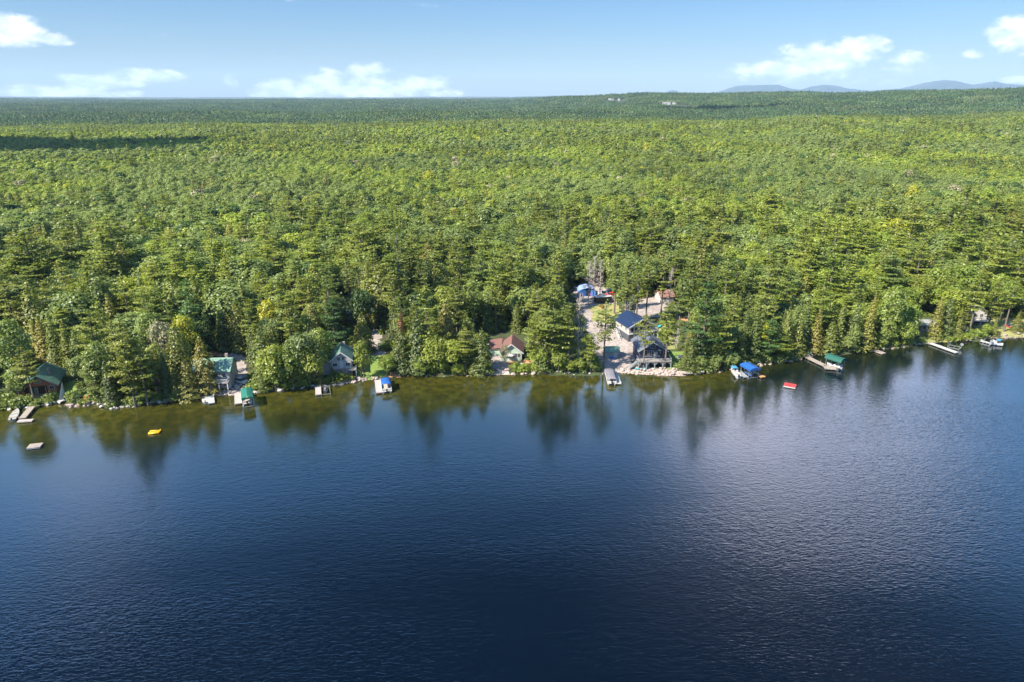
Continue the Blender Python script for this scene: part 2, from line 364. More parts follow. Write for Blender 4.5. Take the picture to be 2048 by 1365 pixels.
def build_ground():
    nc = 760
    ds = list(np.arange(-34, 0, 2.0)) + list(np.arange(0, 150, .75))
    s = .75
    while ds[-1] < 17000: s *= 1.045; ds.append(ds[-1] + s)
    ds = np.array(ds); u = np.linspace(-1, 1, nc)
    W = 215 + .95 * np.maximum(ds, 0)
    X = u[None, :] * W[:, None]; Y = S(X) * np.exp(-np.maximum(ds, 0)[:, None] / 900) + 180 * (1 - np.exp(-np.maximum(ds, 0)[:, None] / 900)) + ds[:, None]
    Z = ground(X, Y)
    V = np.stack([X, Y, Z], -1).reshape(-1, 3); nr = len(ds)
    i = np.arange(nr - 1)[:, None] * nc + np.arange(nc - 1)[None, :]
    Fc = np.stack([i, i + 1, i + nc + 1, i + nc], -1).reshape(-1, 4)
    C = V[Fc].mean(1); owner = np.full(len(Fc), -1)
    jx = (vnoise(C[:, 0] * .6, C[:, 1] * .6) - .5) * 2.2; jy = (vnoise(C[:, 0] * .6 + 31, C[:, 1] * .6) - .5) * 2.2
    for k, (n, kd, poly) in enumerate(zpolys): owner[(owner < 0) & inpoly(C[:, 0] + jx, C[:, 1] + jy, poly) & (C[:, 1] < 600)] = k
    def cut(sel, name, m):
        f = Fc[sel]; used, inv = np.unique(f, return_inverse=True)
        me = np_mesh(name, V[used], inv.reshape(-1, 4), m, smooth=True)
        return tag(link(name, me), kind='structure')
    cut(owner < 0, 'ground', ground_mats['earth'])
    for k, (n, kd, poly) in enumerate(zpolys):
        if (owner == k).any(): cut(owner == k, n, ground_mats[kd])
build_ground()

def build_water():
    xs = np.unique(np.concatenate([np.linspace(-3000, -260, 12), np.arange(-260, 290, 2.5), np.linspace(290, 3000, 12)]))
    ys = np.unique(np.concatenate([np.linspace(-3000, 60, 10), np.arange(60, 262, 2.0)]))
    X, Y = np.meshgrid(xs, ys); nc = len(xs)
    V = np.stack([X, Y, np.zeros_like(X)], -1).reshape(-1, 3)
    i = np.arange(len(ys) - 1)[:, None] * nc + np.arange(nc - 1)[None, :]
    Fc = np.stack([i, i + 1, i + nc + 1, i + nc], -1).reshape(-1, 4)
    m = bpy.data.materials.new('lake_water'); m.use_nodes = True; t = m.node_tree; b = t.nodes['Principled BSDF']
    at = N(t, 'ShaderNodeAttribute'); at.attribute_name = 'offshore'
    g = N(t, 'ShaderNodeNewGeometry')
    def noise(sc, stretch, det=3, rough=.5, dist=0):
        mp = N(t, 'ShaderNodeMapping'); mp.inputs['Scale'].default_value = stretch; mp.inputs['Rotation'].default_value = (0, 0, R(-12)); t.links.new(g.outputs['Position'], mp.inputs[0])
        n = N(t, 'ShaderNodeTexNoise'); n.inputs['Scale'].default_value = sc; n.inputs['Detail'].default_value = det; n.inputs['Roughness'].default_value = rough; n.inputs['Distortion'].default_value = dist
        t.links.new(mp.outputs[0], n.inputs['Vector']); return n.outputs[0]
    shoal = noise(.06, (.7, 1, 1), 4)
    off = M(t, 'ADD', at.outputs['Fac'], M(t, 'MULTIPLY', M(t, 'SUBTRACT', shoal, .5), 22))
    bed = mixc(t, maprange(t, noise(.5, (1, 1, 1), 4), .35, .65), (.052, .047, .006), (.024, .027, .005))
    c = mixc(t, maprange(t, off, 2, 30), bed, (.004, .008, .004))
    c = mixc(t, maprange(t, off, 20, 52), c, (.0015, .007, .016))
    c = mixc(t, maprange(t, off, 36, 92), c, (.0006, .0030, .0075))
    t.links.new(c, b.inputs['Base Color'])
    b.inputs['IOR'].default_value = 1.6; b.inputs['Roughness'].default_value = 0.11; b.inputs['Specular IOR Level'].default_value = 0.5
    # ripples: small wind waves, weaker in the lee of the shore
    w1 = noise(2.6, (.40, 1, 1), 2, .5, .4); w2 = noise(.9, (.5, 1, 1), 2, .5, .3); w3 = noise(.022, (.35, 1, 1), 3)
    amp = M(t, 'MULTIPLY', maprange(t, at.outputs['Fac'], 0, 90, .28, 1.0), maprange(t, w3, .36, .64, .45, 1.4))
    hgt = M(t, 'MULTIPLY', M(t, 'ADD', M(t, 'MULTIPLY', w1, .052), M(t, 'MULTIPLY', w2, .045)), amp)
    bp = N(t, 'ShaderNodeBump'); bp.inputs['Strength'].default_value = 1.0; bp.inputs['Distance'].default_value = 1.0
    t.links.new(hgt, bp.inputs['Height']); t.links.new(bp.outputs[0], b.inputs['Normal'])
    me = np_mesh('lake', V, Fc, m)
    x = V[:, 0]; yy = V[:, 1]
    offs = np.full(len(V), 1e9)
    xsamp = np.linspace(-400, 500, 450); pts = np.stack([xsamp, S(xsamp)], 1)
    for p in pts: offs = np.minimum(offs, np.hypot(x - p[0], yy - p[1]))
    offs = np.where(yy > S(x), 0, offs) + 24 * ss((x - 40) / 50)
    a = me.attributes.new('offshore', 'FLOAT', 'POINT'); a.data.foreach_set('value', offs.astype(np.float32))
    tag(link('lake', me), kind='structure')
build_water()

# ------------------------------------------------------------------ blue mountains and haze
def build_mountains():
    # picture outline of the far ridges: (px, py of the crest)
    ridges = [([(1310, 193), (1328, 186), (1342, 181), (1352, 182), (1368, 187), (1400, 193)], 21500),
              ([(1410, 192), (1436, 184), (1470, 173), (1490, 171), (1555, 170), (1580, 177), (1600, 180), (1625, 173), (1648, 170), (1668, 171), (1692, 177), (1740, 182), (1800, 178), (1850, 166), (1870, 163), (1890, 161), (1915, 163), (1945, 170), (1975, 165), (1990, 163), (2010, 168), (2060, 171), (2140, 176), (2300, 178)], 20500)]
    m = mat('mountain_forest', (.035, .055, .05), 1, var=.3, scale=.002, coords='World')
    for k, (pts, dist) in enumerate(ridges):
        pts = np.array(pts, float); px = np.arange(pts[0, 0], pts[-1, 0], 3.0); py = np.interp(px, pts[:, 0], pts[:, 1])
        V = []; Fc = []; rows = np.linspace(-1, 1, 15)
        for i, (a, b) in enumerate(zip(px, py)):
            az, el = azel(a, b); top = H + dist * math.tan(el) + (vnoise(a * .12, k) - .5) * 10
            for j, r in enumerate(rows):
                rr = dist + r * 2200
                z = -60 + (top + 60) * (1 - abs(r) ** 1.4) + (vnoise(a * .09, j * 1.7) - .5) * 60 * abs(r)
                V.append((math.sin(az) * rr, math.cos(az) * rr, z))
        n = len(rows)
        for i in range(len(px) - 1):
            for j in range(n - 1): Fc.append((i*n+j, (i+1)*n+j, (i+1)*n+j+1, i*n+j+1))
        tag(link('mountain', np_mesh('mountain', V, Fc, m, smooth=True)), kind='structure')
build_mountains()
def build_haze():
    m = bpy.data.materials.new('haze_air'); m.use_nodes = True; t = m.node_tree; t.nodes.clear()
    v = N(t, 'ShaderNodeVolumePrincipled'); v.inputs['Density'].default_value = HAZE; v.inputs['Color'].default_value = (.54, .76, 1.0, 1); v.inputs['Anisotropy'].default_value = 0.0
    o = N(t, 'ShaderNodeOutputMaterial'); t.links.new(v.outputs[0], o.inputs['Volume'])
    b = MB().box(-30000, 30000, -3100, 32000, -70, 900)
    tag(b.build('haze', m), kind='stuff')
HAZE = 3.5e-5
build_haze()

# ------------------------------------------------------------------ trees
def quads(c, n, s, asp=1.0, r=None):
    """leaf clumps: one four-cornered face per centre C, facing N, about S across"""
    r = r or rng; k = len(c); n = n / (np.linalg.norm(n, axis=1, keepdims=True) + 1e-9)
    a = r.normal(size=(k, 3)); t = np.cross(n, a); t /= np.linalg.norm(t, axis=1, keepdims=True) + 1e-9; b = np.cross(n, t)
    s = (np.ones(k) * s * r.uniform(.65, 1.3, k))[:, None]
    j = lambda: r.uniform(.7, 1.2, (k, 1))
    v = np.stack([c + t*s*.5*j(), c + b*s*.5*asp*j(), c - t*s*.5*j(), c - b*s*.5*asp*j()], 1).reshape(-1, 3)
    return v, np.arange(k * 4).reshape(-1, 4)
def crown_mesh(name, parts, m):
    V = []; Fc = []; b = 0
    for v, f in parts: V.append(v); Fc.append(f + b); b += len(v)
    return np_mesh(name, np.concatenate(V), np.concatenate(Fc), m)
def trunk_mesh(name, h, r, lean, limbs, m):
    b = MB(); n = 5; pts = [Vector((lean[0] * (i/n)**1.5, lean[1] * (i/n)**1.5, h * i / n - (.4 if i == 0 else 0))) for i in range(n + 1)]
    for i in range(n): b.cone(pts[i], pts[i+1], r * (1 - .85 * i / n), r * (1 - .85 * (i+1) / n), 7)
    for a, c, rr in limbs: b.cone(a, c, rr, rr * .3, 4)
    me = bpy.data.meshes.new(name); me.from_pydata(b.v, [], b.f); me.materials.append(m); return me
def pine(seed, q=1.0, size=.62, m=None, bare=.28, h=24.0, rad=4.6):
    r = np.random.default_rng(seed); C = []; Nn = []; limbs = []
    z = h * bare
    while z < h * .985:
        t = (z - h * bare) / (h * (1 - bare)); L0 = rad * (min(1, .45 + 1.8 * t) if t < .3 else (1 - (t - .3) / .7) ** .75 + .06)
        for _ in range(r.integers(3, 6)):
            if r.random() < .17: continue
            th = r.uniform(0, 2*math.pi); L = L0 * r.uniform(.35, 1.3); up = r.uniform(-.02, .22) + .35 * t
            d = np.array([math.cos(th), math.sin(th), up]); base = np.array([0, 0, min(h * .97, z + r.normal(0, .45))])
            limbs.append((base, base + d * L * .85, .07 + .05 * (1 - t)))
            nclump = max(1, int(L / .75))
            for i in range(nclump):
                f = .3 + .7 * (i + r.random()) / nclump; c = base + d * L * f; k = max(3, int(20 * q * (1.1 - .35 * abs(f - .6))))
                w = .34 * L * (1.15 - f) + .42
                side = np.array([-d[1], d[0], 0]); p = c + np.outer(r.normal(0, w, k), side) + np.outer(r.normal(0, .42, k), d) + np.array([0, 0, 1]) * r.normal(.08, .10, (k, 1))
                C.append(p); Nn.append(np.array([0, 0, 1.0]) + d * .35 + r.normal(0, .42, (k, 3)))
        z += r.uniform(1.0, 1.6)
    tip = np.array([0, 0, h * .985]) + r.normal(0, .35, (int(16*q)+4, 3)) * [1, 1, 1.6]; C.append(tip); Nn.append(r.normal(0, 1, tip.shape) + [0, 0, .5])
    crown = crown_mesh('crown', [quads(np.concatenate(C), np.concatenate(Nn), size, .8, r)], m or F_PINE)
    return crown, trunk_mesh('trunk', h, .34, (0, 0), limbs, BARK), h
def spruce(seed, q=1.0, size=.5, m=None, h=16.0, rad=2.7, bare=.05, power=.85):
    r = np.random.default_rng(seed); k = int(2300 * q)
    t = 1 - np.sqrt(r.random(k)) * .999; t = np.clip(t, 0, 1); z = h * (bare + (1 - bare) * t)
    lay = np.round(z / .75) * .75; z = z * .45 + lay * .55
    th = r.uniform(0, 2*math.pi, k); lobes = 1 + .22 * np.sin(th * 3 + lay * 2.3 + seed) + .16 * np.sin(th * 5 - lay * 3.1)
    Rr = rad * (1 - t) ** power * lobes * (.88 + .25 * vnoise(lay * 1.3, seed + th * .5)) + .12; f = np.sqrt(r.uniform(.25, 1.0, k))
    c = np.stack([np.cos(th) * Rr * f, np.sin(th) * Rr * f, z + .1 - .22 * Rr * f + r.normal(0, .1, k)], 1)
    n = np.stack([np.cos(th), np.sin(th), np.full(k, .75)], 1) + r.normal(0, .42 if q > .8 else .25, (k, 3))
    crown = crown_mesh('crown', [quads(c, n, size, .85, r)], m or F_SPRUCE)
    return crown, trunk_mesh('trunk', h * .97, .2, (0, 0), [], BARK), h
def broad(seed, q=1.0, size=.52, m=None, h=13.0, rad=3.9, low=.22, nl=15, tall=1.0, bark=None):
    r = np.random.default_rng(seed); C = []; Nn = []; limbs = []
    zc = h * (low + (1 - low) * .5); rz = h * (1 - low) * .5
    for i in range(nl):
        t = (i + .5) / nl; el = math.asin(max(-.75, 1 - 1.72 * t)); th = i * 2.4 + r.uniform(-.4, .4)
        rl = r.uniform(.30, .50) * rad; p = np.array([math.cos(th) * math.cos(el) * rad * .66, math.sin(th) * math.cos(el) * rad * .66, zc + math.sin(el) * rz * .78]) * [r.uniform(.8, 1.1), r.uniform(.8, 1.1), 1]
        if i == 0: p = np.array([r.normal(0, .3), r.normal(0, .3), h - rl * 1.05])
        k = int(170 * q * (rl / (.4 * rad)) ** 2 * (rad / 3.9) ** 2); d = r.normal(size=(k, 3)); d /= np.linalg.norm(d, axis=1, keepdims=True)
        d[:, 2] = np.where(d[:, 2] < -.35, -d[:, 2], d[:, 2])
        rr = rl * (1 + .28 * np.sin(d[:, 0] * 6 + i) * np.cos(d[:, 1] * 7 + i * 2)) * r.uniform(.78, 1.08, k)
        c = p + d * rr[:, None] * [1.05, 1.05, .95 * tall]
        C.append(c); Nn.append(d + [0, 0, .35] + r.normal(0, .38 if q > .8 else .2, (k, 3))); limbs.append((np.array([0, 0, h * low * r.uniform(.7, 1.6)]), p, .11))
    k = int(260 * q); d = r.normal(size=(k, 3)) * [.36 * rad, .36 * rad, .45 * rz]; C.append(d + [0, 0, zc]); Nn.append(r.normal(size=(k, 3)) + [0, 0, .6])
    crown = crown_mesh('crown', [quads(np.concatenate(C), np.concatenate(Nn), size, .85, r)], m or F_BROAD)
    return crown, trunk_mesh('trunk', h * .75, .22, (0, 0), limbs, bark or BARK), h
def dead(seed, h=15.0, rad=2.6, twigs=900):
    r = np.random.default_rng(seed); limbs = []; C = []; Nn = []
    z = h * .25
    while z < h * .97:
        t = (z / h); L = rad * (1.15 - t) * r.uniform(.5, 1.2)
        th = r.uniform(0, 6.28); d = np.array([math.cos(th), math.sin(th), .35]); b = np.array([0, 0, z]); limbs.append((b, b + d * L, .06))
        k = int(twigs / 40); f = r.uniform(.3, 1.05, k); C.append(b + np.outer(f, d) * L + r.normal(0, .28, (k, 3))); Nn.append(r.normal(size=(k, 3)))
        z += h * .74 / 38
    v, f = quads(np.concatenate(C), np.concatenate(Nn), .55, .16, r)
    return crown_mesh('crown', [(v, f)], DEAD), trunk_mesh('trunk', h, .2, (0, 0), limbs, DEAD), h
PR = {
 'P': [pine(11), pine(12, rad=4.0, bare=.2), pine(13, rad=5.2, h=23), pine(14, rad=3.6, bare=.35)],
 'T': [pine(21, rad=2.7, bare=.5, h=22), pine(22, rad=2.4, bare=.42, h=22)],                      # slim tall pines, bare below
 'A': [pine(25, rad=4.6, bare=.50, h=22, q=.62), pine(26, rad=4.0, bare=.42, h=22, q=.6)],      # open-crowned pines on bare trunks
 'K': [pine(27, rad=4.8, bare=.15, m=F_DKPINE), pine(28, rad=4.4, bare=.12, m=F_DKPINE)],
 'S': [spruce(31), spruce(32, rad=3.3), spruce(33, rad=2.3), spruce(34, rad=2.9, power=.7)],
 'H': [spruce(41, rad=4.0, h=17, size=.6, power=.65, q=1.3), spruce(42, rad=3.6, h=16, size=.6, power=.6, q=1.2)],   # broad olive hemlocks
 'B': [broad(51), broad(52, rad=3.4, h=14), broad(53, rad=4.4, h=12.5, nl=19), broad(54, rad=3.1, h=14, low=.15)],
 'Y': [broad(55, rad=3.6, m=F_YELLOW)], 'G': [broad(56, rad=3.4, m=F_GREY, size=.4, bark=DEAD)], 'O': [broad(57, rad=4.6, m=F_DARK, h=12)],
 'W': [broad(58, rad=4.8, m=F_SAGE, h=12, nl=20), broad(59, rad=4.2, m=F_SAGE, h=12)], 'R': [spruce(60, rad=2.2, m=F_RUST)], 'D': [dead(61), dead(62, rad=2.2)],
 'U': [broad(71, rad=1.7, h=2.6, low=-.1, nl=9, q=.9, size=.4, tall=.7), broad(72, rad=1.4, h=2.2, low=-.1, nl=8, q=.9, size=.4, tall=.7)],
}
KN = {'P': ('white_pine', 'pine tree', 'layered white pine'), 'T': ('white_pine', 'pine tree', 'slim bare-trunked pine'), 'A': ('white_pine', 'pine tree', 'open-crowned pine'), 'K': ('white_pine', 'pine tree', 'deep green pine'), 'S': ('spruce_tree', 'spruce tree', 'conical dark spruce'), 'H': ('hemlock_tree', 'hemlock tree', 'broad olive hemlock'),
      'B': ('maple_tree', 'broadleaf tree', 'bright green maple'), 'Y': ('maple_tree', 'broadleaf tree', 'yellow maple'), 'G': ('birch_tree', 'broadleaf tree', 'greyish thin-leaved birch'), 'O': ('oak_tree', 'broadleaf tree', 'dark round oak'),
      'W': ('willow_tree', 'broadleaf tree', 'sage-green willow'), 'R': ('dying_spruce', 'spruce tree', 'rust-brown spruce'), 'D': ('dead_tree', 'dead tree', 'bare grey dead tree'), 'U': ('shrub', 'shrub', 'leafy green shrub')}
used_src = {}
trees = []     # (kind, x, y, z, scale, rot, variant)
def base_for_top(px, py, h):
    """the spot where a tree of height H must stand for its tip to show at that pixel"""
    d = ray(px, py); lo, hi = 120.0, 3000.0
    ts = np.arange(120, 1200, 1.0); X = d[0]*ts; Y = d[1]*ts; Z = H + d[2]*ts
    ok = np.where((Z < ground(X, Y) + h))[0]
    t = ts[ok[0]] if len(ok) else 600
    return d[0]*t, d[1]*t
front = [
 # kind, px, py of the tip, py of the foot (or None with a height)
 ('A', 40, 690, 806), ('B', 6, 640, 780), ('B', 24, 735, 800), ('S', 143, 650, 752), ('S', 122, 640, 745), ('B', 186, 682, 795), ('P', 172, 705, 806), ('P', 236, 640, 812), ('P', 268, 668, 808), ('S', 208, 720, 808),
 ('S', 322, 705, 798), ('S', 345, 735, 799), ('H', 368, 715, 796), ('H', 397, 672, 782), ('S', 388, 748, 795), ('B', 300, 690, 790), ('G', 318, 640, 752), ('Y', 358, 630, 735), ('B', 290, 625, 740), ('H', 345, 640, 765),
 ('H', 516, 655, 765), ('B', 540, 690, 785), ('S', 520, 728, 785, .9), ('B', 548, 722, 782), ('B', 575, 690, 778), ('W', 602, 668, 765), ('B', 622, 690, 766), ('B', 590, 735, 776), ('S', 640, 735, 772), ('K', 662, 598, 724), ('Y', 536, 598, 690), ('H', 470, 600, 700),
 ('S', 664, 733, 765), ('B', 722, 678, 757, .8), ('B', 772, 710, 752), ('B', 636, 655, 745), ('O', 722, 578, 668), ('H', 722, 622, 704), ('R', 800, 620, 712),
 ('H', 800, 650, 742), ('H', 833, 618, 742), ('P', 850, 575, 735), ('B', 868, 672, 745), ('B', 880, 712, 752), ('B', 905, 678, 745), ('P', 930, 655, 748), ('B', 915, 728, 752), ('H', 963, 655, 746), ('B', 842, 712, 752), ('S', 950, 700, 750), ('H', 890, 600, 715), ('O', 845, 582, 672),
 ('G', 1010, 690, 734, .7), ('P', 1068, 628, 742), ('P', 1108, 572, 742), ('P', 1140, 605, 745), ('B', 1078, 690, 745), ('B', 1118, 700, 748), ('D', 1160, 585, 735), ('B', 1160, 715, 748), ('S', 1090, 640, 740), ('P', 1184, 668, 748), ('B', 1190, 722, 749, .8), ('B', 1140, 720, 749),
 ('A', 1213, 606, 742), ('A', 1294, 630, 738), ('A', 1340, 610, 736), ('D', 1357, 655, 700), ('S', 1372, 690, 741), ('S', 1386, 672, 743), ('K', 1418, 566, 738), ('B', 1434, 705, 744), ('B', 1400, 712, 745), ('P', 1450, 620, 738), ('B', 1460, 700, 738),
 ('S', 1490, 640, 732), ('K', 1545, 640, 732), ('S', 1520, 600, 725), ('P', 1568, 672, 729), ('S', 1582, 610, 716), ('H', 1600, 640, 712), ('S', 1620, 600, 705), ('S', 1643, 612, 705), ('H', 1668, 640, 706), ('P', 1650, 560, 690), ('B', 1697, 672, 704), ('S', 1690, 600, 700), ('S', 1720, 600, 700), ('B', 1712, 650, 703),
 ('H', 1742, 625, 700), ('S', 1752, 590, 690), ('B', 1798, 572, 690), ('B', 1815, 640, 694), ('B', 1783, 640, 695), ('D', 1808, 590, 680), ('B', 1768, 660, 696),
 ('S', 1886, 592, 676), ('H', 1906, 590, 672), ('S', 1926, 618, 676), ('P', 1968, 540, 668), ('S', 1994, 640, 672, 1), ('P', 2000, 560, 655), ('T', 2034, 560, 664), ('S', 2042, 620, 664), ('B', 1976, 648, 678, .7), ('P', 1946, 585, 660), ('B', 2020, 560, 640),
 # behind the first rows, by their tips and heights
 ('P', 30, 482, 24), ('P', 118, 520, 22), ('P', 208, 450, 24), ('K', 372, 562, 24), ('P', 312, 470, 22), ('P', 418, 448, 24), ('P', 525, 436, 25), ('T', 448, 500, 22), ('W', 520, 556, 13), ('W', 565, 548, 14), ('W', 610, 550, 14), ('W', 490, 575, 12), ('W', 640, 560, 12),
 ('G', 85, 490, 14), ('G', 130, 500, 14), ('Y', 65, 582, 10), ('W', 30, 590, 13), ('W', 70, 598, 13), ('O', 165, 600, 12), ('Y', 395, 553, 12), ('W', 250, 520, 14), ('P', 160, 560, 20),
 ('T', 690, 498, 24), ('T', 712, 488, 24), ('T', 662, 510, 22), ('T', 742, 494, 24), ('T', 770, 492, 24), ('P', 800, 486, 24), ('P', 835, 490, 22), ('P', 878, 478, 24), ('T', 640, 520, 22), ('B', 790, 540, 14), ('O', 815, 575, 12),
 ('P', 920, 492, 23), ('P', 960, 500, 22), ('P', 1000, 486, 24), ('P', 1035, 520, 22), ('G', 1078, 512, 14), ('T', 1118, 505, 22), ('D', 1190, 512, 16), ('T', 1128, 498, 22), ('T', 1235, 505, 22), ('D', 1180, 520, 17), ('D', 1203, 518, 16), ('D', 1274, 545, 17), ('T', 1258, 520, 22), ('T', 1300, 515, 22), ('T', 1330, 522, 22), ('D', 1260, 560, 15), ('T', 1280, 525, 22), ('T', 1388, 520, 22), ('P', 1420, 510, 22), ('D', 1344, 535, 17),
 ('P', 1460, 512, 22), ('P', 1510, 520, 22), ('T', 1500, 535, 20), ('P', 1580, 528, 22), ('P', 1620, 512, 22), ('P', 1700, 508, 22), ('T', 1770, 480, 22), ('G', 1855, 478, 14), ('T', 1895, 470, 22), ('P', 1945, 478, 22), ('P', 2010, 470, 22), ('Y', 1830, 370, 16), ('B', 1590, 545, 14), ('B', 1740, 540, 14),
]
ri = random.Random(5)
for f in front:
    k = f[0]; px, py = f[1], f[2]; hp = PR[k][0][2]
    if f[3] > 100:
        g = G(px, f[3]); x, y = g[0], g[1]
        y = max(y, float(S(x)) + .8)
        d = ray(px, py); t = y / d[1]; h = H + d[2] * t - float(ground(x, y)); x = d[0] * t
        wide = f[4] if len(f) > 4 else 1
    else:
        h = f[3]; x, y = base_for_top(px, py, h); wide = 1
    v = ri.randrange(len(PR[k])); hp = PR[k][v][2]; s = h / hp
    sw = s ** .55 * {'P': 1.0, 'S': .9, 'T': 1.0}.get(k, 1.0) * wide if k != 'P' else max(s, .62) ** .8
    trees.append([k, x, y, s, sw, ri.uniform(0, 6.28), v])
# keep what the photograph shows open
open_poly = [poly for n, k, poly in zones if n not in ('forest_floor', 'rocky_bank')] + extra_open
open_world = [[tuple(G(a, b)[:2]) for a, b in poly] for poly in extra_open] + [p for n, k, p in zpolys]
def blocked(x, y, h, r, near_only=True):
    ok = np.zeros(len(x), bool)
    for poly in open_world: ok |= inpoly(x, y, poly)
    gz = ground(x, y)
    for poly in open_poly:
        for fz in (.1, .35, .6, .85):
            for dx in (-.7, .7):
                px, py = project(x + dx * r * (1.1 - fz), y, gz + h * fz); ok |= inpoly(px, py, poly)
    return ok
def scatter(spacing, ymin, ymax, amax=.86):
    pts = []; y = ymin
    n = int((ymax - ymin) / (spacing * .87))
    for j in range(n):
        yy = ymin + j * spacing * .87; w = amax * yy + 25; m = int(2 * w / spacing)
        xs = -w + (np.arange(m) + .5 * (j % 2)) * spacing
        pts.append(np.stack([xs, np.full(m, yy)], 1))
    p = np.concatenate(pts); p += rng.uniform(-.42, .42, p.shape) * spacing
    return p
pa_ = scatter(5.1, 150, 380); pb_ = scatter(4.4, 380, 1750); p1 = np.concatenate([pa_, pb_])
dsh = p1[:, 1] - S(p1[:, 0]); keep = dsh > 1.2
p1 = p1[keep]; dsh = dsh[keep]; n1 = len(p1)
u = rng.random(n1); w = vnoise(p1[:, 0] / 40, p1[:, 1] / 40); w2 = vnoise(p1[:, 0] / 90 + 7, p1[:, 1] / 90)
wc = np.clip((w - .5) * 2.4 + .5, 0, 1); far_ = ss((dsh - 90) / 120)
conif = np.interp(dsh, [0, 60, 130, 220, 400, 1600], [.62, .6, .42, .2, .15, .22]) * ((.5 + 1.0 * w) * (1 - far_) + (.08 + 2.0 * wc ** 1.5) * far_)
kind = np.where(u < conif, 1, 0)
u2 = rng.random(n1)
# kinds: 0 broadleaf, 1 spruce, 2 pine, 3 hemlock, 4 slim pine, 5 sage broadleaf, 6 grey, 7 yellow, 8 dark broadleaf
kk = np.where(kind == 1, np.where(u2 < .42, 1, np.where(u2 < .42 + np.interp(dsh, [0, 120, 250], [.26, .15, .05]), 2, np.where(u2 < .9, 3, 4))), 0)
kk = np.where((kk == 0) & (w2 > .62) & (u2 < .55), 5, kk); kk = np.where((kk == 0) & (u2 > .995), 6, kk); kk = np.where((kk == 0) & (u2 < .007), 7, kk); kk = np.where((kk == 0) & (u2 > .95), 8, kk)
hh = np.select([kk == 0, kk == 1, kk == 2, kk == 3, kk == 4, kk == 5], [rng.uniform(8.5, 13, n1), rng.uniform(8, 14.5, n1), rng.uniform(13, 20, n1), rng.uniform(9, 14, n1), rng.uniform(15, 21, n1), rng.uniform(9, 13, n1)], rng.uniform(10, 13, n1))
hh *= rng.uniform(.84, 1.2, n1) * np.interp(dsh, [0, 8, 40, 130, 260, 500], [.62, .85, 1.1, 1.08, .95, .9])
hh *= np.where(p1[:, 1] > 380, .86, 1.0) * np.where((rng.random(n1) < .13) & (dsh < 160) & (dsh > 6) & (kk > 0) & (kk < 5), 1.28, 1.0)
bl = np.zeros(n1, bool); nearm = p1[:, 1] < 420
bl[nearm] = blocked(p1[nearm, 0], p1[nearm, 1], hh[nearm], np.full(nearm.sum(), 3.0))
# and keep the sunny side of the houses and lots clear enough for the sun to reach them
sh = np.array([SUN.x, SUN.y]) / math.hypot(SUN.x, SUN.y)
for q_ in [(88, 775), (104, 770), (430, 765), (475, 745), (685, 740), (1175, 588), (1205, 598), (1200, 640), (1225, 700), (1270, 665), (1300, 715), (1856, 655), (1022, 712), (1300, 612)]:
    c_ = G(*q_)[:2]; dx_ = p1[:, 0] - c_[0]; dy_ = p1[:, 1] - c_[1]; al_ = dx_ * sh[0] + dy_ * sh[1]; cr_ = np.abs(dx_ * sh[1] - dy_ * sh[0])
    bl |= (al_ > -3) & (al_ < 15) & (cr_ < 5)
# leave room round the trees placed by hand
tp = np.array([[t[1], t[2]] for t in trees])
for i in np.where(nearm)[0]:
    if np.min(np.hypot(tp[:, 0] - p1[i, 0], tp[:, 1] - p1[i, 1])) < 3.0: bl[i] = True
# in front of the hand-placed tips of the first rows stay low
p1, dsh, kk, hh = p1[~bl], dsh[~bl], kk[~bl], hh[~bl]
KEY = ['B', 'S', 'P', 'H', 'T', 'W', 'G', 'Y', 'O']
dist = np.hypot(p1[:, 0], p1[:, 1]); inview = np.abs(p1[:, 0] / (p1[:, 1] * .94)) < .76
order = np.argsort(np.where(inview, dist - hh * 3, 1e9)); n_ind = 300 - sum(1 for t in trees)
ind = order[:n_ind]; rest = np.setdiff1d(np.arange(len(p1)), ind)
for i in ind:
    k = KEY[kk[i]]; v = ri.randrange(len(PR[k])); s = hh[i] / PR[k][v][2]
    trees.append([k, p1[i, 0], p1[i, 1], s, max(s, .6) * ri.uniform(.85, 1.1), ri.uniform(0, 6.28), v])

# labels that single each tree out: landmark stretch along the shore, row, kind, count from the left
SEG = [(-500, 50, 'left of the log cabin'), (50, 150, 'beside the log cabin'), (150, 280, 'right of the small sailboat'), (280, 394, 'left of the white cottage'), (394, 505, 'behind the white cottage'), (505, 652, 'left of the grey gabled cottage'), (652, 765, 'around the grey gabled cottage'),
       (765, 870, 'right of the blue pontoon boat'), (870, 972, 'left of the sage cottage'), (972, 1060, 'around the sage cottage'), (1060, 1150, 'right of the sage cottage'), (1150, 1262, 'around the green-roofed shed'), (1262, 1345, 'around the dark lake house'), (1345, 1440, 'right of the dark lake house'),
       (1440, 1530, 'behind the blue boat canopy'), (1530, 1620, 'behind the red raft'), (1620, 1700, 'behind the green barrel canopy'), (1700, 1782, 'above the tiny dock'), (1782, 1860, 'around the small white cabin'), (1860, 1940, 'above the long white dock'), (1940, 3000, 'by the beached kayaks')]
def seg_of(px):
    for a, b, s in SEG:
        if a <= px < b: return s
    return SEG[-1][2]
ORD = ['first', 'second', 'third', 'fourth', 'fifth', 'sixth', 'seventh', 'eighth', 'ninth', 'tenth', 'eleventh', 'twelfth', 'thirteenth', 'fourteenth', 'fifteenth', 'sixteenth']
bins = {}
for t in trees:
    d = t[2] - float(S(t[1])); px, _ = project(t[1], t[2], float(ground(t[1], t[2])) + 8)
    row = 'at the waterline' if d < 7 else 'behind the shore' if d < 18 else 'up the bank' if d < 36 else 'inside the wood' if d < 60 else 'amid deep wood' if d < 100 else 'far up slope'
    bins.setdefault((KN[t[0]][2], row, seg_of(px)), []).append((px, t))
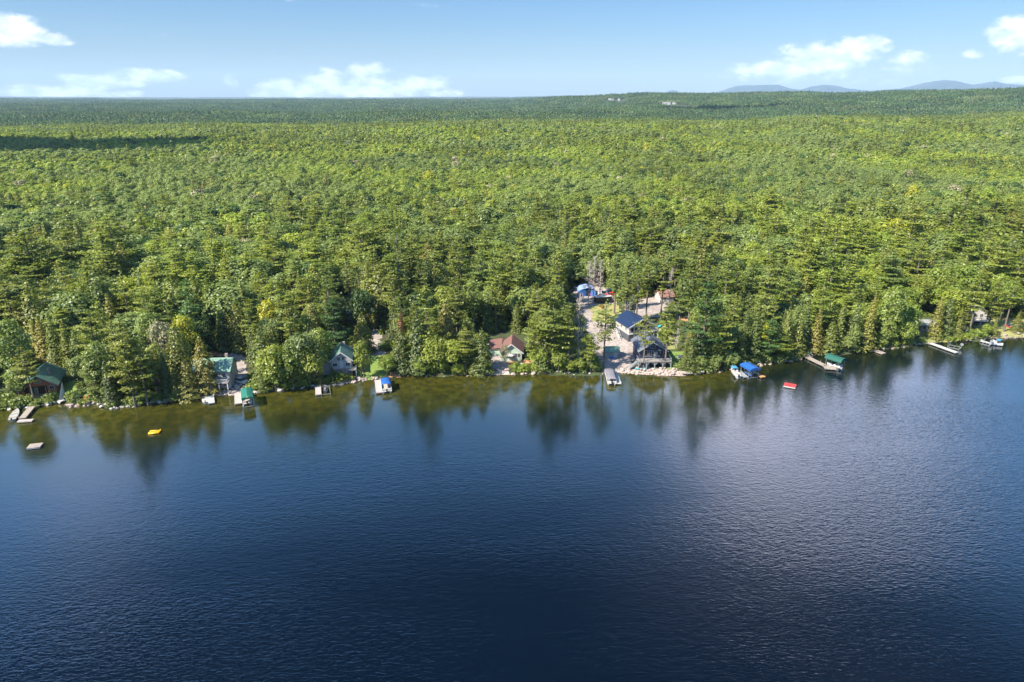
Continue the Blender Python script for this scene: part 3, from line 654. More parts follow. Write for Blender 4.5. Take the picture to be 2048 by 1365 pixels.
for (kn, row, seg), L in bins.items():
    L.sort(key=lambda a: a[0])
    for i, (px, t) in enumerate(L):
        t.append((f'{kn} {row} {seg}' if len(L) == 1 else f'{ORD[i]} {kn} from the left {row} {seg}'))
def place_tree(t, group):
    k, x, y, s, sw, rot, v, label = t
    nm, cat, _ = KN[k]; cr, tr, h = PR[k][v]
    e = empty(nm, (x, y, float(ground(x, y)) - .05), rot, label, cat, group, (sw, sw, s))
    if k != 'U': link('trunk', tr, e)
    link('crown' if k != 'U' else 'foliage', cr, e)
    return e
for t in trees: place_tree(t, 'trees of the lakeside wood')

# shrubs along the water
shr = []
for px in list(range(-10, 2060, 17)):
    if any(a < px < b for a, b in [(60, 72), (125, 160), (405, 500), (632, 662), (690, 790), (965, 1018), (1205, 1355), (1605, 1622), (1858, 1870), (1995, 2060)]) and ri.random() < .9: continue
    x0 = P(px, float(np.interp(px, [a for a, b in shore_px], [b for a, b in shore_px])))[0]
    x = x0 + ri.uniform(-1, 1); y = float(S(x)) + ri.uniform(.5, 2.2)
    shr.append(['U', x, y, ri.uniform(.6, 1.25), ri.uniform(.8, 1.4), ri.uniform(0, 6.28), ri.randrange(2), None])
for px, py, sc in [(12, 805, 1.2), (25, 808, 1.2), (80, 808, .7), (95, 806, .7), (105, 803, .7), (1030, 742, .9), (1040, 744, .8), (1050, 742, .9), (1060, 741, 1), (1070, 742, 1.1), (1082, 742, 1.1), (1930, 676, .9), (1915, 678, .9), (1895, 682, .7), (700, 760, .8), (655, 768, .9), (676, 764, .8),
                   (1240, 588, 2.0), (1246, 596, 1.8), (1238, 603, 1.5), (1010, 708, 1.2), (1322, 690, 1.2), (1330, 670, 1.2), (790, 700, 1.5)]:
    g = G(px, py); shr.append(['U', g[0], g[1], sc, sc * 1.1, ri.uniform(0, 6.28), ri.randrange(2), None])
bins = {}
for t in shr:
    px, _ = project(t[1], t[2], 1); d = t[2] - float(S(t[1]))
    bins.setdefault(('on the shore' if d < 3 else 'a little inland', seg_of(px)), []).append((px, t))
for (row, seg), L in bins.items():
    L.sort(key=lambda a: a[0])
    for i, (px, t) in enumerate(L): t[7] = f'leafy green shrub {row} {seg}' if len(L) == 1 else f'{ORD[i]} leafy green shrub from the left {row} {seg}'
for t in shr: place_tree(t, 'shrubs along the shore')

# ---- the forest that no one could count: instanced by one geometry-node object each
def far_proto(kind, seed, q, size):
    b = {'B': lambda: broad(seed, q=q, size=size, nl=10), 'W': lambda: broad(seed, q=q, size=size, nl=12, m=F_SAGE, rad=4.2), 'S': lambda: spruce(seed, q=q, size=size), 'P': lambda: pine(seed, q=q, size=size), 'H': lambda: spruce(seed, q=q, size=size, rad=3.6, power=.65),
         'T': lambda: pine(seed, q=q, size=size, rad=2.6, bare=.45), 'G': lambda: broad(seed, q=q, size=size, m=F_GREY), 'Y': lambda: broad(seed, q=q, size=size, m=F_YELLOW), 'O': lambda: broad(seed, q=q, size=size, m=F_DARK)}[kind]()
    return b
def joined(crown, trunk, name):
    """crown and trunk of one proto as a single mesh for the counted-out part of the wood"""
    b = [np.zeros(len(m.vertices) * 3, np.float32) for m in (crown, trunk)]
    crown.vertices.foreach_get('co', b[0]); trunk.vertices.foreach_get('co', b[1])
    va = b[0].reshape(-1, 3); vb = b[1].reshape(-1, 3)
    fa = [tuple(p.vertices) for p in crown.polygons]; fb = [tuple(len(va) + i for i in p.vertices) for p in trunk.polygons]
    me = bpy.data.meshes.new(name); me.from_pydata(np.concatenate([va, vb]).tolist(), [], fa + fb)
    me.materials.append(crown.materials[0]); me.materials.append(trunk.materials[0])
    mi = np.zeros(len(fa) + len(fb), np.int32); mi[len(fa):] = 1; me.polygons.foreach_set('material_index', mi); return me
def instancer(name, pts, scl, rot, idx, protos, label, cat):
    me = bpy.data.meshes.new(name); me.vertices.add(len(pts)); me.vertices.foreach_set('co', np.asarray(pts, np.float32).ravel())
    for nm, ty, key, arr in (('siz', 'FLOAT_VECTOR', 'vector', scl), ('spin', 'FLOAT', 'value', rot), ('which', 'INT', 'value', idx)):
        a = me.attributes.new(nm, ty, 'POINT'); a.data.foreach_set(key, np.asarray(arr, np.float32 if ty != 'INT' else np.int32).ravel())
    o = link(name, me); tag(o, label, cat, None, 'stuff')
    g = bpy.data.node_groups.new(name, 'GeometryNodeTree')
    g.interface.new_socket('Geometry', in_out='INPUT', socket_type='NodeSocketGeometry'); g.interface.new_socket('Geometry', in_out='OUTPUT', socket_type='NodeSocketGeometry')
    gi = g.nodes.new('NodeGroupInput'); go = g.nodes.new('NodeGroupOutput'); jn = g.nodes.new('GeometryNodeJoinGeometry')
    m2p = g.nodes.new('GeometryNodeMeshToPoints'); g.links.new(gi.outputs[0], m2p.inputs[0])
    def attr(nm, dt):
        a = g.nodes.new('GeometryNodeInputNamedAttribute'); a.data_type = dt; a.inputs[0].default_value = nm; return a.outputs[0]
    cmb = g.nodes.new('ShaderNodeCombineXYZ'); g.links.new(attr('spin', 'FLOAT'), cmb.inputs[2]); sz = attr('siz', 'FLOAT_VECTOR'); wh = attr('which', 'INT')
    for i, pm in enumerate(protos):
        po = bpy.data.objects.new(name + '_source', pm)      # source mesh of the instances; never linked to the scene itself
        oi = g.nodes.new('GeometryNodeObjectInfo'); oi.inputs[0].default_value = po; oi.inputs[1].default_value = False
        cm = g.nodes.new('FunctionNodeCompare'); cm.data_type = 'INT'; cm.operation = 'EQUAL'; g.links.new(wh, cm.inputs[2]); cm.inputs[3].default_value = i
        ip = g.nodes.new('GeometryNodeInstanceOnPoints'); g.links.new(m2p.outputs[0], ip.inputs[0]); g.links.new(cm.outputs[0], ip.inputs[1]); g.links.new(oi.outputs['Geometry'], ip.inputs[2])
        g.links.new(cmb.outputs[0], ip.inputs['Rotation']); g.links.new(sz, ip.inputs['Scale']); g.links.new(ip.outputs[0], jn.inputs[0])
    g.links.new(jn.outputs[0], go.inputs[0])
    md = o.modifiers.new('scatter', 'NODES'); md.node_group = g
    return o
rd = np.hypot(p1[rest, 0], p1[rest, 1]); lod = np.where(rd < 340, 0, np.where(rd < 700, 1, 2))
protos = []; pidx = {}
for li, (q, size) in enumerate([(1, None), (.38, .85), (.15, 1.5)]):
    for k in KEY:
        if li == 0: ms = PR[k]
        else: ms = [far_proto(k, 100 * li + ord(k) + j, q, size) for j in range(3 if k in 'BSWH' else 1)]
        pidx[(li, k)] = (len(protos), len(ms), [m[2] for m in ms]); protos += [joined(m[0], m[1], 'forest_tree') for m in ms]
hs = hh[rest]; which = np.zeros(len(rest), int); hp = np.ones(len(rest))
for (li, k), (b0, nn_, hps) in pidx.items():
    s_ = (lod == li) & (kk[rest] == KEY.index(k)); j = rng.integers(0, nn_, s_.sum()); which[s_] = b0 + j; hp[s_] = np.array(hps)[j]
sc = hs / hp; wide = np.where(kk[rest] == 1, 1.05, 1.34) * np.where(p1[rest, 1] > 380, .95, 1.0); scl = np.stack([np.maximum(sc, .6) * wide * rng.uniform(.8, 1.25, len(sc))] * 2 + [sc * rng.uniform(.85, 1.12, len(sc))], 1)
px_, py_ = p1[rest, 0], p1[rest, 1]
instancer('forest', np.stack([px_, py_, ground(px_, py_) - .1], 1), scl, rng.uniform(0, 6.28, len(sc)), which, protos, 'dense mixed green forest rising behind the lakeside trees', 'forest')
# low growth under the first hundred metres of trees
p2 = scatter(2.6, 150, 330, .8); d2 = p2[:, 1] - S(p2[:, 0]); p2 = p2[(d2 > 3) & (rng.random(len(p2)) < .55)]
b2 = np.zeros(len(p2), bool)
for poly in open_world: b2 |= inpoly(p2[:, 0], p2[:, 1], poly)
p2 = p2[~b2]; n2 = len(p2)
instancer('undergrowth', np.stack([p2[:, 0], p2[:, 1], ground(p2[:, 0], p2[:, 1]) - .1], 1), rng.uniform(.35, .95, (n2, 1)) * [1.2, 1.2, 1], rng.uniform(0, 6.28, n2), rng.integers(0, 2, n2), [PR['U'][0][0], PR['U'][1][0]], 'low saplings and bushes under the lakeside trees', 'undergrowth')
# beyond 1.7 km: whole stands of small crowns per instance
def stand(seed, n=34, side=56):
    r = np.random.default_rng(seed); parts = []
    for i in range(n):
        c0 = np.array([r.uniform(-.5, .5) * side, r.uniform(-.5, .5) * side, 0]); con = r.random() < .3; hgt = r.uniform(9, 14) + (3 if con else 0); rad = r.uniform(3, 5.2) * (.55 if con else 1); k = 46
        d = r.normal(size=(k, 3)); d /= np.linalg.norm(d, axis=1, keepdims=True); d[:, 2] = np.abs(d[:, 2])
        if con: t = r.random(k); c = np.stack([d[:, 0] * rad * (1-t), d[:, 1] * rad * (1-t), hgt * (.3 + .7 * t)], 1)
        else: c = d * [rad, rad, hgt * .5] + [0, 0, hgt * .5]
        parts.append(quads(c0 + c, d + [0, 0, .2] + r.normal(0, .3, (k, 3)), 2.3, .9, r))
    return crown_mesh('distant_stand', parts, F_FAR_SHADED)
P3 = []; y = 1700
while y < 9500:
    st = 44 * (1 + max(0, y - 3000) / 6000); w_ = .84 * y + 60; m_ = int(2 * w_ / st); P3.append(np.stack([np.linspace(-w_, w_, m_) + rng.uniform(-12, 12, m_), np.full(m_, y) + rng.uniform(-14, 14, m_)], 1)); y += st
p3 = np.concatenate(P3); n3 = len(p3); big = 1 + np.maximum(0, p3[:, 1] - 3000) / 6000
cl3 = [(G(1228, 202)[:2], 48, 55), (G(1337, 210)[:2], 48, 55)]
for c, wx, wy in cl3:
    k3 = ~((np.abs(p3[:, 0] - c[0]) < wx) & (p3[:, 1] < c[1] + 40) & (p3[:, 1] > c[1] - 420)); p3 = p3[k3]; big = big[k3]
n3 = len(p3)
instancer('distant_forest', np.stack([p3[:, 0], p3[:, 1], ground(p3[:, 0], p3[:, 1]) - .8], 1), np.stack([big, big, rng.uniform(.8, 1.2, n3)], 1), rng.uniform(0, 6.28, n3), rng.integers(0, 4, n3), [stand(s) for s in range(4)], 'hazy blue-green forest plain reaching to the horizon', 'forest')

# ------------------------------------------------------------------ materials of the built things
WHITE = mat('white_paint', (.50, .49, .47), .5, var=.08); OFFWHITE = mat('cream_siding', (.45, .42, .38), .7, var=.25, scale=2); ALU = mat('aluminium', (.42, .43, .44), .35, metal=.6, var=.1)
GLASS = mat('window_glass', (.02, .025, .03), .08, spec=.8); BLACK = mat('black_rubber', (.02, .02, .02), .6); DKGREY = mat('dark_grey_trim', (.07, .075, .085), .6, var=.2)
GREEN_ROOF = seam_mat('green_metal_roof', (.10, .20, .15), .6, 1, rough=.4); GREEN_ROOF_X = seam_mat('green_metal_roof_across', (.17, .29, .21), .6, 0, rough=.4)
BLUE_ROOF = seam_mat('blue_metal_roof', (.013, .024, .060), .5, 1, rough=.35); PINK_ROOF = mat('terracotta_shingles', (.17, .085, .07), .85, var=.3, scale=3); GREY_ROOF = mat('grey_shingles', (.11, .12, .15), .85, var=.3, scale=2)
BROWN_ROOF = mat('brown_shingles', (.24, .12, .09), .85, var=.3, scale=2); LIGHT_ROOF = mat('pale_grey_shingles', (.24, .24, .24), .85, var=.3, scale=2)
LOG = seam_mat('red_brown_boards', (.42, .14, .06), .22, 2, rough=.7); WHITE_SIDING = seam_mat('white_siding', (.37, .355, .335), .25, 2, rough=.6, dark=.82); GREY_SHAKE = seam_mat('grey_shakes', (.40, .37, .34), .22, 2, rough=.85)
SAGE = seam_mat('sage_siding', (.40, .50, .38), .25, 2, rough=.7, dark=.85); NAVY = seam_mat('navy_siding', (.035, .042, .075), .22, 2, rough=.7); STONEB = mat('stone_base', (.30, .24, .20), .9, var=.5, scale=4, bump=.6)
PLANK = mat('weathered_planks', (.32, .27, .225), .85, var=.3, scale=2, stretch=(1, 12, 1)); PLANK_PALE = mat('pale_planks', (.42, .36, .33), .8, var=.3, scale=2, stretch=(1, 10, 1)); PLANK_ORANGE = mat('fresh_cedar_planks', (.55, .27, .10), .7, var=.2, scale=2, stretch=(10, 1, 1)); PLANK_WHITE = mat('white_deck_panels', (.46, .45, .43), .6, var=.2)
DECKGREY = mat('grey_rail_paint', (.26, .28, .30), .6, var=.1)
CANV_GREEN = mat('green_canvas', (.012, .13, .09), .75, var=.2); CANV_BLUE = mat('blue_canvas', (.012, .085, .30), .7, var=.15); CANV_DKGREEN = mat('dark_green_canvas', (.012, .085, .062), .75, var=.2); CANV_GREY = mat('grey_canvas', (.17, .16, .18), .8, var=.2); CANV_LBLUE = mat('sky_blue_canvas', (.06, .24, .40), .7, var=.1)
YELLOW = mat('yellow_vinyl', (.72, .38, .02), .4, var=.06); REDP = mat('red_carpet', (.42, .045, .045), .8, var=.2); REDK = mat('red_plastic', (.55, .03, .03), .35); TEAL = mat('teal_plastic', (.05, .42, .45), .35); BLUEP = mat('blue_plastic', (.03, .14, .5), .35); ORANGE = mat('orange_plastic', (.85, .30, .02), .4)
NAVYCAR = mat('dark_blue_car_paint', (.03, .05, .12), .25, spec=.7); SEAT = mat('beige_vinyl', (.38, .34, .28), .6); CONC = mat('concrete', (.50, .48, .45), .9, var=.2)
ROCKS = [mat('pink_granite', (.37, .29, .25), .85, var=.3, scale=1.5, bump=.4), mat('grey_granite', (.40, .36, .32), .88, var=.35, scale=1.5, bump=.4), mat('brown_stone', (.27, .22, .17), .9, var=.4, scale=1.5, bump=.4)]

# ------------------------------------------------------------------ houses
def plate(e, name, m, a, b, c, d, th=.16):
    """a flat slab with its four upper corners, TH thick"""
    a, b, c, d = [Vector(q) for q in (a, b, c, d)]; n = (b - a).cross(d - a).normalized() * th
    mb = MB(); mb.add([a - n, b - n, c - n, d - n, a, b, c, d], [(0,3,2,1),(4,5,6,7),(0,1,5,4),(1,2,6,5),(2,3,7,6),(3,0,4,7)]); return mb
def house(name, label, px, py, w, d, hw, hr, rot, wall, roof, over=.45, ridge='y', cat='house', lift=0.0, trim=None, z=None, pos=None):
    """front face on local y=0 looking towards -y, body to +y; ridge along y puts the gable in front"""
    g = G(px, py) if pos is None else pos; e = empty(name, (g[0], g[1], g[2] + lift), R(rot), label, cat)
    mb = MB(); x = w / 2; b = -1.6
    if ridge == 'y':
        mb.add([(-x,0,b),(x,0,b),(x,0,hw),(0,0,hw+hr),(-x,0,hw),(-x,d,b),(x,d,b),(x,d,hw),(0,d,hw+hr),(-x,d,hw)], [(0,1,2,3,4),(9,8,7,6,5),(1,6,7,2),(0,4,9,5),(2,7,8,3),(3,8,9,4),(0,5,6,1)])
        o = over; k = hr / x; zt = hw + hr + .16
        r = plate(e, 'roof', roof, (-x-o,-o,hw-k*o+.16), (0,-o,zt), (0,d+o,zt), (-x-o,d+o,hw-k*o+.16)); r2 = plate(e, 'roof', roof, (0,-o,zt), (x+o,-o,hw-k*o+.16), (x+o,d+o,hw-k*o+.16), (0,d+o,zt))
    else:
        y = d / 2
        mb.add([(-x,0,b),(x,0,b),(x,0,hw),(-x,0,hw),(-x,d,b),(x,d,b),(x,d,hw),(-x,d,hw),(-x,y,hw+hr),(x,y,hw+hr)], [(0,1,2,3),(5,4,7,6),(1,5,6,9,2),(4,0,3,8,7),(3,2,9,8),(8,9,6,7),(0,4,5,1)])
        o = over; k = hr / y; zt = hw + hr + .16
        r = plate(e, 'roof', roof, (-x-o,-o,hw-k*o+.16), (x+o,-o,hw-k*o+.16), (x+o,y,zt), (-x-o,y,zt)); r2 = plate(e, 'roof', roof, (-x-o,y,zt), (x+o,y,zt), (x+o,d+o,hw-k*o+.16), (-x-o,d+o,hw-k*o+.16))
    mb.build('wall', wall, e); n = len(r.v); r.v += r2.v; r.f += [tuple(i + n for i in f) for f in r2.f]; ro = r.build('roof', roof, e)
    if trim and ridge == 'y':
        t = MB(); k = hr / x
        for s in (-1, 1): t.bar((0, -over - .06, hw + hr - .02), (s * (x + over), -over - .06, hw - k * over - .02), .12, .3)
        t.build('fascia', trim, e)
    return e
def window(e, face, u, z, w=.9, h=1.1, frame=None, W=0, y0=-.0, muntin=True, name='window', pane=None):
    """FACE 'front' (u along x) or 'right' / 'left' (u along y); W: half width of the house"""
    T = {'front': Matrix.Translation((u, y0, z)), 'right': Matrix.Translation((W, u, z)) @ Matrix.Rotation(R(90), 4, 'Z'), 'left': Matrix.Translation((-W, u, z)) @ Matrix.Rotation(R(-90), 4, 'Z')}[face]
    a, b = w / 2, h / 2; f = .1; mb = MB()
    mb.box(-a-f, -a, -.08, -.003, -b, b, T).box(a, a+f, -.08, -.003, -b, b, T).box(-a-f, a+f, -.085, -.003, b, b+f, T).box(-a-f, a+f, -.1, -.003, -b-f, -b, T)
    if muntin: mb.box(-.03, .03, -.07, -.045, -b, b, T)
    fr = mb.build(name, frame or WHITE, e); MB().box(-a, a, -.04, -.004, -b, b, T).build('pane', pane or GLASS, fr); return fr
def door(e, u, z, w=.95, h=2.05, m=None, y0=0.0):
    T = Matrix.Translation((u, y0, z)); dr = MB().box(-w/2, w/2, -.07, -.003, 0, h, T).build('door', m or WHITE, e)
    MB().box(w/2-.18, w/2-.1, -.14, -.072, .95, 1.05, T).build('handle', ALU, dr)
    return dr
def deck(e, x0, x1, y0, y1, z, m, rail=None, braces=False, stair=False, railh=1.0):
    dk = MB(); n = max(2, int((y1 - y0) / .3))
    for i in range(n): dk.box(x0, x1, y0 + (y1-y0)*i/n + .01, y0 + (y1-y0)*(i+1)/n - .01, z-.12, z)
    d = dk.build('deck', m, e)
    np_ = max(2, int((x1 - x0) / 2.2) + 1)
    for i in range(np_):
        xx = x0 + .1 + (x1 - x0 - .2) * i / (np_ - 1); p = MB().box(xx-.1, xx+.1, y0+.05, y0+.25, -1.2, z-.125)
        if braces:
            if i: p.bar((xx-.1, y0+.15, z-1.0), (xx-.8, y0+.15, z-.2), .1)
            if i < np_-1: p.bar((xx+.1, y0+.15, z-1.0), (xx+.8, y0+.15, z-.2), .1)
        p.build('post', rail or m, e)
    if rail:
        r = MB(); r.box(x0, x1, y0, y0+.09, z+railh-.08, z+railh).box(x0, x1, y0+.01, y0+.07, z+.12, z+.18)
        for i in range(int((x1-x0)/.22)): xx = x0 + .1 + i * .22; r.box(xx-.02, xx+.02, y0+.025, y0+.06, z+.18, z+railh-.08)
        for xs in (x0, x1 - .09): r.box(xs, xs+.09, y0+.095, y1, z+railh-.08, z+railh); r.box(xs+.01, xs+.08, y0+.095, y1, z+.12, z+.18)
        for i in range(np_): xx = x0 + .06 + (x1 - x0 - .12) * i / (np_-1); r.box(xx-.06, xx+.06, y0-.03, y0-.001, z, z+railh+.06)
        r.build('railing', rail, e)
    return d
# log cabin
e = house('log_cabin', 'red-brown log cabin with green metal roof and dark open porch', 83, 789, 7.4, 9.5, 2.7, 2.5, 21, LOG, GREEN_ROOF, over=.8, trim=DKGREY)
window(e, 'front', -.2, 3.75, 1.2, .9, WHITE)
MB().box(-3.6, 1.6, -.03, -.004, .1, 2.35).build('porch_shade_panel', mat('porch_shade', (.03, .025, .02), .9), e)  # flat dark panel on the wall stands in for the porch's shade
for u in (-3.5, -1.8, -.1, 1.7): MB().box(u-.09, u+.09, -1.7, -1.52, -.6, 2.6).build('post', LOG, e)
door(e, -.9, .1, .9, 2.0, mat('green_door', (.12, .22, .12), .6), y0=-.035); window(e, 'front', 2.7, 1.6, .9, .9, WHITE); window(e, 'right', 3, 1.6, .9, .9, WHITE, W=3.7); window(e, 'right', 6.5, 1.6, .9, .9, WHITE, W=3.7)
deck(e, -3.7, 3.7, -1.9, -.05, .1, PLANK); MB().box(1.8, 2.4, 3, 3.6, 3.0, 5.9).build('chimney', STONEB, e)
# white cottage
e = house('white_cottage', 'white two-storey cottage with long green metal roof beside the gravel drive', 428, 778, 9.0, 6.4, 5.3, 2.2, 3, WHITE_SIDING, GREEN_ROOF_X, over=.6, ridge='x')
for u in (-3.4, -1.5, -.2, 1.2, 3.2): window(e, 'front', u, 3.9, .9, 1.1)
for u in (-3.2, -.9, 3.3): window(e, 'front', u, 1.4, .9, 1.0)
window(e, 'right', 2, 3.9, .9, 1.1, W=4.5); window(e, 'right', 4.6, 1.5, .9, 1.1, W=4.5); door(e, 1.2, .2)
deck(e, -4.4, 4.6, -2.2, -.05, 2.5, PLANK_PALE, WHITE); MB().box(2.6, 3.3, 4.0, 4.6, 5.6, 8.4).build('chimney', STONEB, e)
# grey gabled cottage
e = house('grey_cottage', 'grey gabled cottage with green roof, white door and paired gable windows', 685, 752, 5.4, 8.0, 4.9, 2.3, 11, GREY_SHAKE, GREEN_ROOF, over=.5, trim=WHITE)
for u in (-.65, .65): window(e, 'front', u, 5.1, .7, 1.0)
for u in (-1.75, 1.75): window(e, 'front', u, 3.4, 1.1, .9)
door(e, 0, 2.4, .95, 2.0)
MB().box(-2.75, 2.75, -.12, -.004, -1.6, 2.15).build('stone_base', STONEB, e)
deck(e, 1.2, 4.0, -1.7, -.13, 2.15, PLANK, DECKGREY, railh=.9); MB().box(.5, 1.1, 5.5, 6.1, 5.6, 8.0).build('chimney', STONEB, e)
wg = MB().box(-5.2, -2.72, 1.5, 6.5, -1.2, 3.6).build('side_wing', GREY_SHAKE, e); plate(e, 'roof', GREEN_ROOF, (-5.6, 1.1, 3.5), (-2.72, 1.1, 4.7), (-2.72, 6.9, 4.7), (-5.6, 6.9, 3.5)).build('roof', GREEN_ROOF, wg)
# garage behind it
e = house('garage', 'small cream garage with pale green roof among the trees behind the grey cottage', 686, 640, 5.4, 5.0, 2.6, 1.6, 8, OFFWHITE, GREEN_ROOF_X, ridge='x', cat='garage')
MB().box(-1.9, .7, -.06, -.004, 0, 2.1).build('garage_door', WHITE, e); window(e, 'front', 1.8, 1.4, .7, .7)
# sage cottage
e = house('sage_cottage', 'sage-green cottage with terracotta gable roof behind the leafy shrubs', 1023, 723, 6.0, 7.5, 3.1, 2.4, -2, SAGE, PINK_ROOF, over=.55, trim=WHITE)
for u in (.4, 1.3, 2.2): window(e, 'front', u, 1.9, .75, 1.2)
for u in (-2.2, -1.2): window(e, 'front', u, 1.9, .75, 1.2)
door(e, -.3, -.05); wg = MB().box(-6.6, -3.05, 4.0, 8.0, -1.0, 2.3).build('side_wing', SAGE, e); plate(e, 'roof', PINK_ROOF, (-7.0, 3.5, 2.4), (-3.02, 3.5, 2.9), (-3.02, 8.4, 4.2), (-7.0, 8.4, 3.7)).build('roof', PINK_ROOF, wg)
# blue-roofed garage house
e = house('garage_house', 'two-storey white and charcoal house with dark blue metal roof', 1281, 681, 8.6, 9.0, 5.0, 2.1, 19, WHITE_SIDING, BLUE_ROOF, over=.7, trim=WHITE)
MB().box(-4.38, 4.33, -.08, -.004, -1.5, 2.3).box(-4.38, -4.303, -.003, 9.0, -1.5, 2.2).build('lower_storey', DKGREY, e); MB().box(-4.5, 4.5, -.25, -.004, 2.31, 2.6).build('band', WHITE, e)
MB().add([(-3.9, -.004, 5.0), (3.9, -.004, 5.0), (0, -.004, 6.85), (-3.9, -.05, 5.0), (3.9, -.05, 5.0), (0, -.05, 6.85)], [(0,1,2), (5,4,3), (0,3,4,1), (1,4,5,2), (2,5,3,0)]).build('gable_panel', DKGREY, e)
for u, w_ in ((-3.2, .6), (-1.9, .6), (-.1, .6), (2.2, .9)): window(e, 'front', u, 3.8, w_, 1.1, DKGREY, muntin=False)
for u in (2, 5): window(e, 'left', u, 3.7, .8, 1.0, W=4.3)
deck(e, 4.5, 6.2, -.2, 6, 2.6, PLANK_WHITE, WHITE)
st = MB(); [st.box(-6.1, -4.9, 5.2 - i*.42, 5.62 - i*.42, 2.2 - i*.36, 2.3 - i*.36) for i in range(10)]; st.bar((-6.15, 5.4, 3.2), (-6.15, 1.2, -.2), .1).bar((-6.15, 5.4, 2.2), (-6.15, 1.2, -1.2), .14).build('outside_stair', WHITE, e)
MB().box(-2.6, .9, -.12, -.083, -.1, 2.05).build('garage_door', mat('grey_door', (.22, .21, .21), .6), e)
# dark lake house
e = house('lake_house', 'dark navy lake house with grey roof and a braced waterside deck', 1303, 731, 7.4, 8.5, 5.0, 2.3, 3, NAVY, GREY_ROOF, over=.8, trim=DECKGREY)
deck(e, -4.6, 4.9, -3.0, -.05, 2.2, PLANK, DECKGREY, braces=True)
for u, w_ in ((-2.2, 1.3), (-.3, 1.3), (2.3, 1.6)): window(e, 'front', u, 3.7, w_, 1.7, DECKGREY)
door(e, .95, 2.2, .9, 2.0, DECKGREY); window(e, 'front', 0, 5.7, 1.2, .7, DECKGREY)
st = MB(); [st.box(-5.9, -4.7, -2.9 + i*.0, -1.9, 0, 0.001) for i in range(0)]; [st.box(-5.0 - i*.28 - .28, -4.72 - i*.28, -2.6, -1.6, 1.95 - i*.28, 2.03 - i*.28) for i in range(8)]; st.bar((-4.7, -2.65, 3.1), (-7.2, -2.65, .8), .08).build('outside_stair', DECKGREY, e)
MB().box(-3.4, -1.7, -2.6, -1.0, .0, .9).build('storage_box', DKGREY, e)
# shed
e = house('garden_shed', 'white garden shed with pale green roof on the gravel drive', 1224, 716, 3.8, 3.0, 2.1, .9, 2, WHITE_SIDING, GREEN_ROOF_X, over=.45, ridge='x', cat='shed')
door(e, 1.0, 0, .85, 1.9, WHITE)
# brown roof house behind
e = house('brown_house', 'half-hidden house with red-brown roof behind the bare grey trees', 1334, 606, 5.0, 6, 2.4, 1.7, 10, OFFWHITE, BROWN_ROOF, ridge='x'); window(e, 'front', -1, 1.4); window(e, 'front', 1.2, 1.4)
# small white lakeside cabin on the right bank
e = house('white_cabin', 'small white cabin with pale grey roof above the long white dock', 1856, 665, 4.6, 5, 2.5, 1.0, -12, WHITE_SIDING, LIGHT_ROOF, over=.6, ridge='x', cat='cabin')
window(e, 'front', .6, 1.55, 1.6, .9); window(e, 'front', -1.4, 1.5, .7, .8); door(e, -.55, 0, .7, 1.9)
e = house('grey_house', 'pale grey house half hidden behind dark pines by the beached kayaks', 1947, 643, 7.5, 7, 3.6, 2.2, -10, OFFWHITE, LIGHT_ROOF, over=.5); deck(e, -3.8, 3.8, -2.4, -.05, .8, PLANK_WHITE, WHITE)
for u in (-2, 0, 2): window(e, 'front', u, 2.2)
for px, py, w_, lab in ((1792, 578, 6, 'pale roof of a house glimpsed above the tiny dock'), (1735, 650, 5, 'grey cabin glimpsed through the trees left of the tiny dock')):
    e = house('forest_cabin', lab, px, py, w_, 5, 2.6, 1.4, 5, OFFWHITE, BROWN_ROOF if px > 1780 else LIGHT_ROOF, ridge='x', cat='cabin'); window(e, 'front', -1, 1.5); window(e, 'front', 1, 1.5)
# farm buildings on the skyline
for px, py, w_, h_, lab in ((1222, 202, 24, 4, 'long white farm barn on the distant ridge'), (1238, 202, 8, 3, 'small white farmhouse right of the long barn on the ridge'), (1168, 202, 8, 6, 'tiny pale farm building left of the long barn'),
                       (1330, 210, 16, 3, 'white farm building on the ridge, leftmost of its trio'), (1338, 210, 10, 4, 'white farm building on the ridge, middle of its trio'), (1349, 209, 12, 2, 'white farm building on the ridge, rightmost of its trio')):
    g = G(px, py); e = house('farm_building', lab, px, py, w_, 10, h_ + 4, 2.5, 0, WHITE, LIGHT_ROOF, ridge='x', cat='barn', pos=g)
    for i in range(3): window(e, 'front', (i - 1) * w_ / 3.4, h_ + 2, w_ / 12, 2.2)

# ------------------------------------------------------------------ docks, lifts, boats
def frame_between(a, b):
    """centre, heading (so that local +x runs from A to B) and length"""
    a = np.array(a); b = np.array(b); d = b - a; return (a + b) / 2, math.atan2(d[1], d[0]), float(np.hypot(d[0], d[1]))
def dock(label, a, b, w, m, group=None, z=.55, name='dock', posts=True, pole=.5, extra=None):
    c, rz, L = frame_between(P(*a, z), P(*b, z)); e = empty(name, (c[0], c[1], 0), rz, label, 'dock', group)
    pl = MB(); n = max(3, int(L / .35))
    for i in range(n): pl.box(-L/2 + L*i/n + .012, -L/2 + L*(i+1)/n - .012, -w/2, w/2, z-.06, z)
    pl.build('deck', m, e)
    fr = MB().box(-L/2, L/2, -w/2, -w/2+.08, z-.26, z-.065).box(-L/2, L/2, w/2-.08, w/2, z-.26, z-.065).box(-L/2, -L/2+.08, -w/2+.085, w/2-.085, z-.26, z-.065).box(L/2-.08, L/2, -w/2+.085, w/2-.085, z-.26, z-.065); fr.build('frame', m, e)
    if posts:
        k = max(2, int(L / 3) + 1)
        for i in range(k):
            for s in (-1, 1):
                x = -L/2 + .15 + (L - .3) * i / (k-1); MB().cone((x, s*(w/2+.06), -2.5), (x, s*(w/2+.06), z + pole * (1 if i % 2 == 0 else .3)), .05, .05, 6).build('post', ALU, e)
    return e
dock('weathered plank dock slanting to the bank below the log cabin', (64, 813), (45, 836), 1.5, PLANK, z=.7)
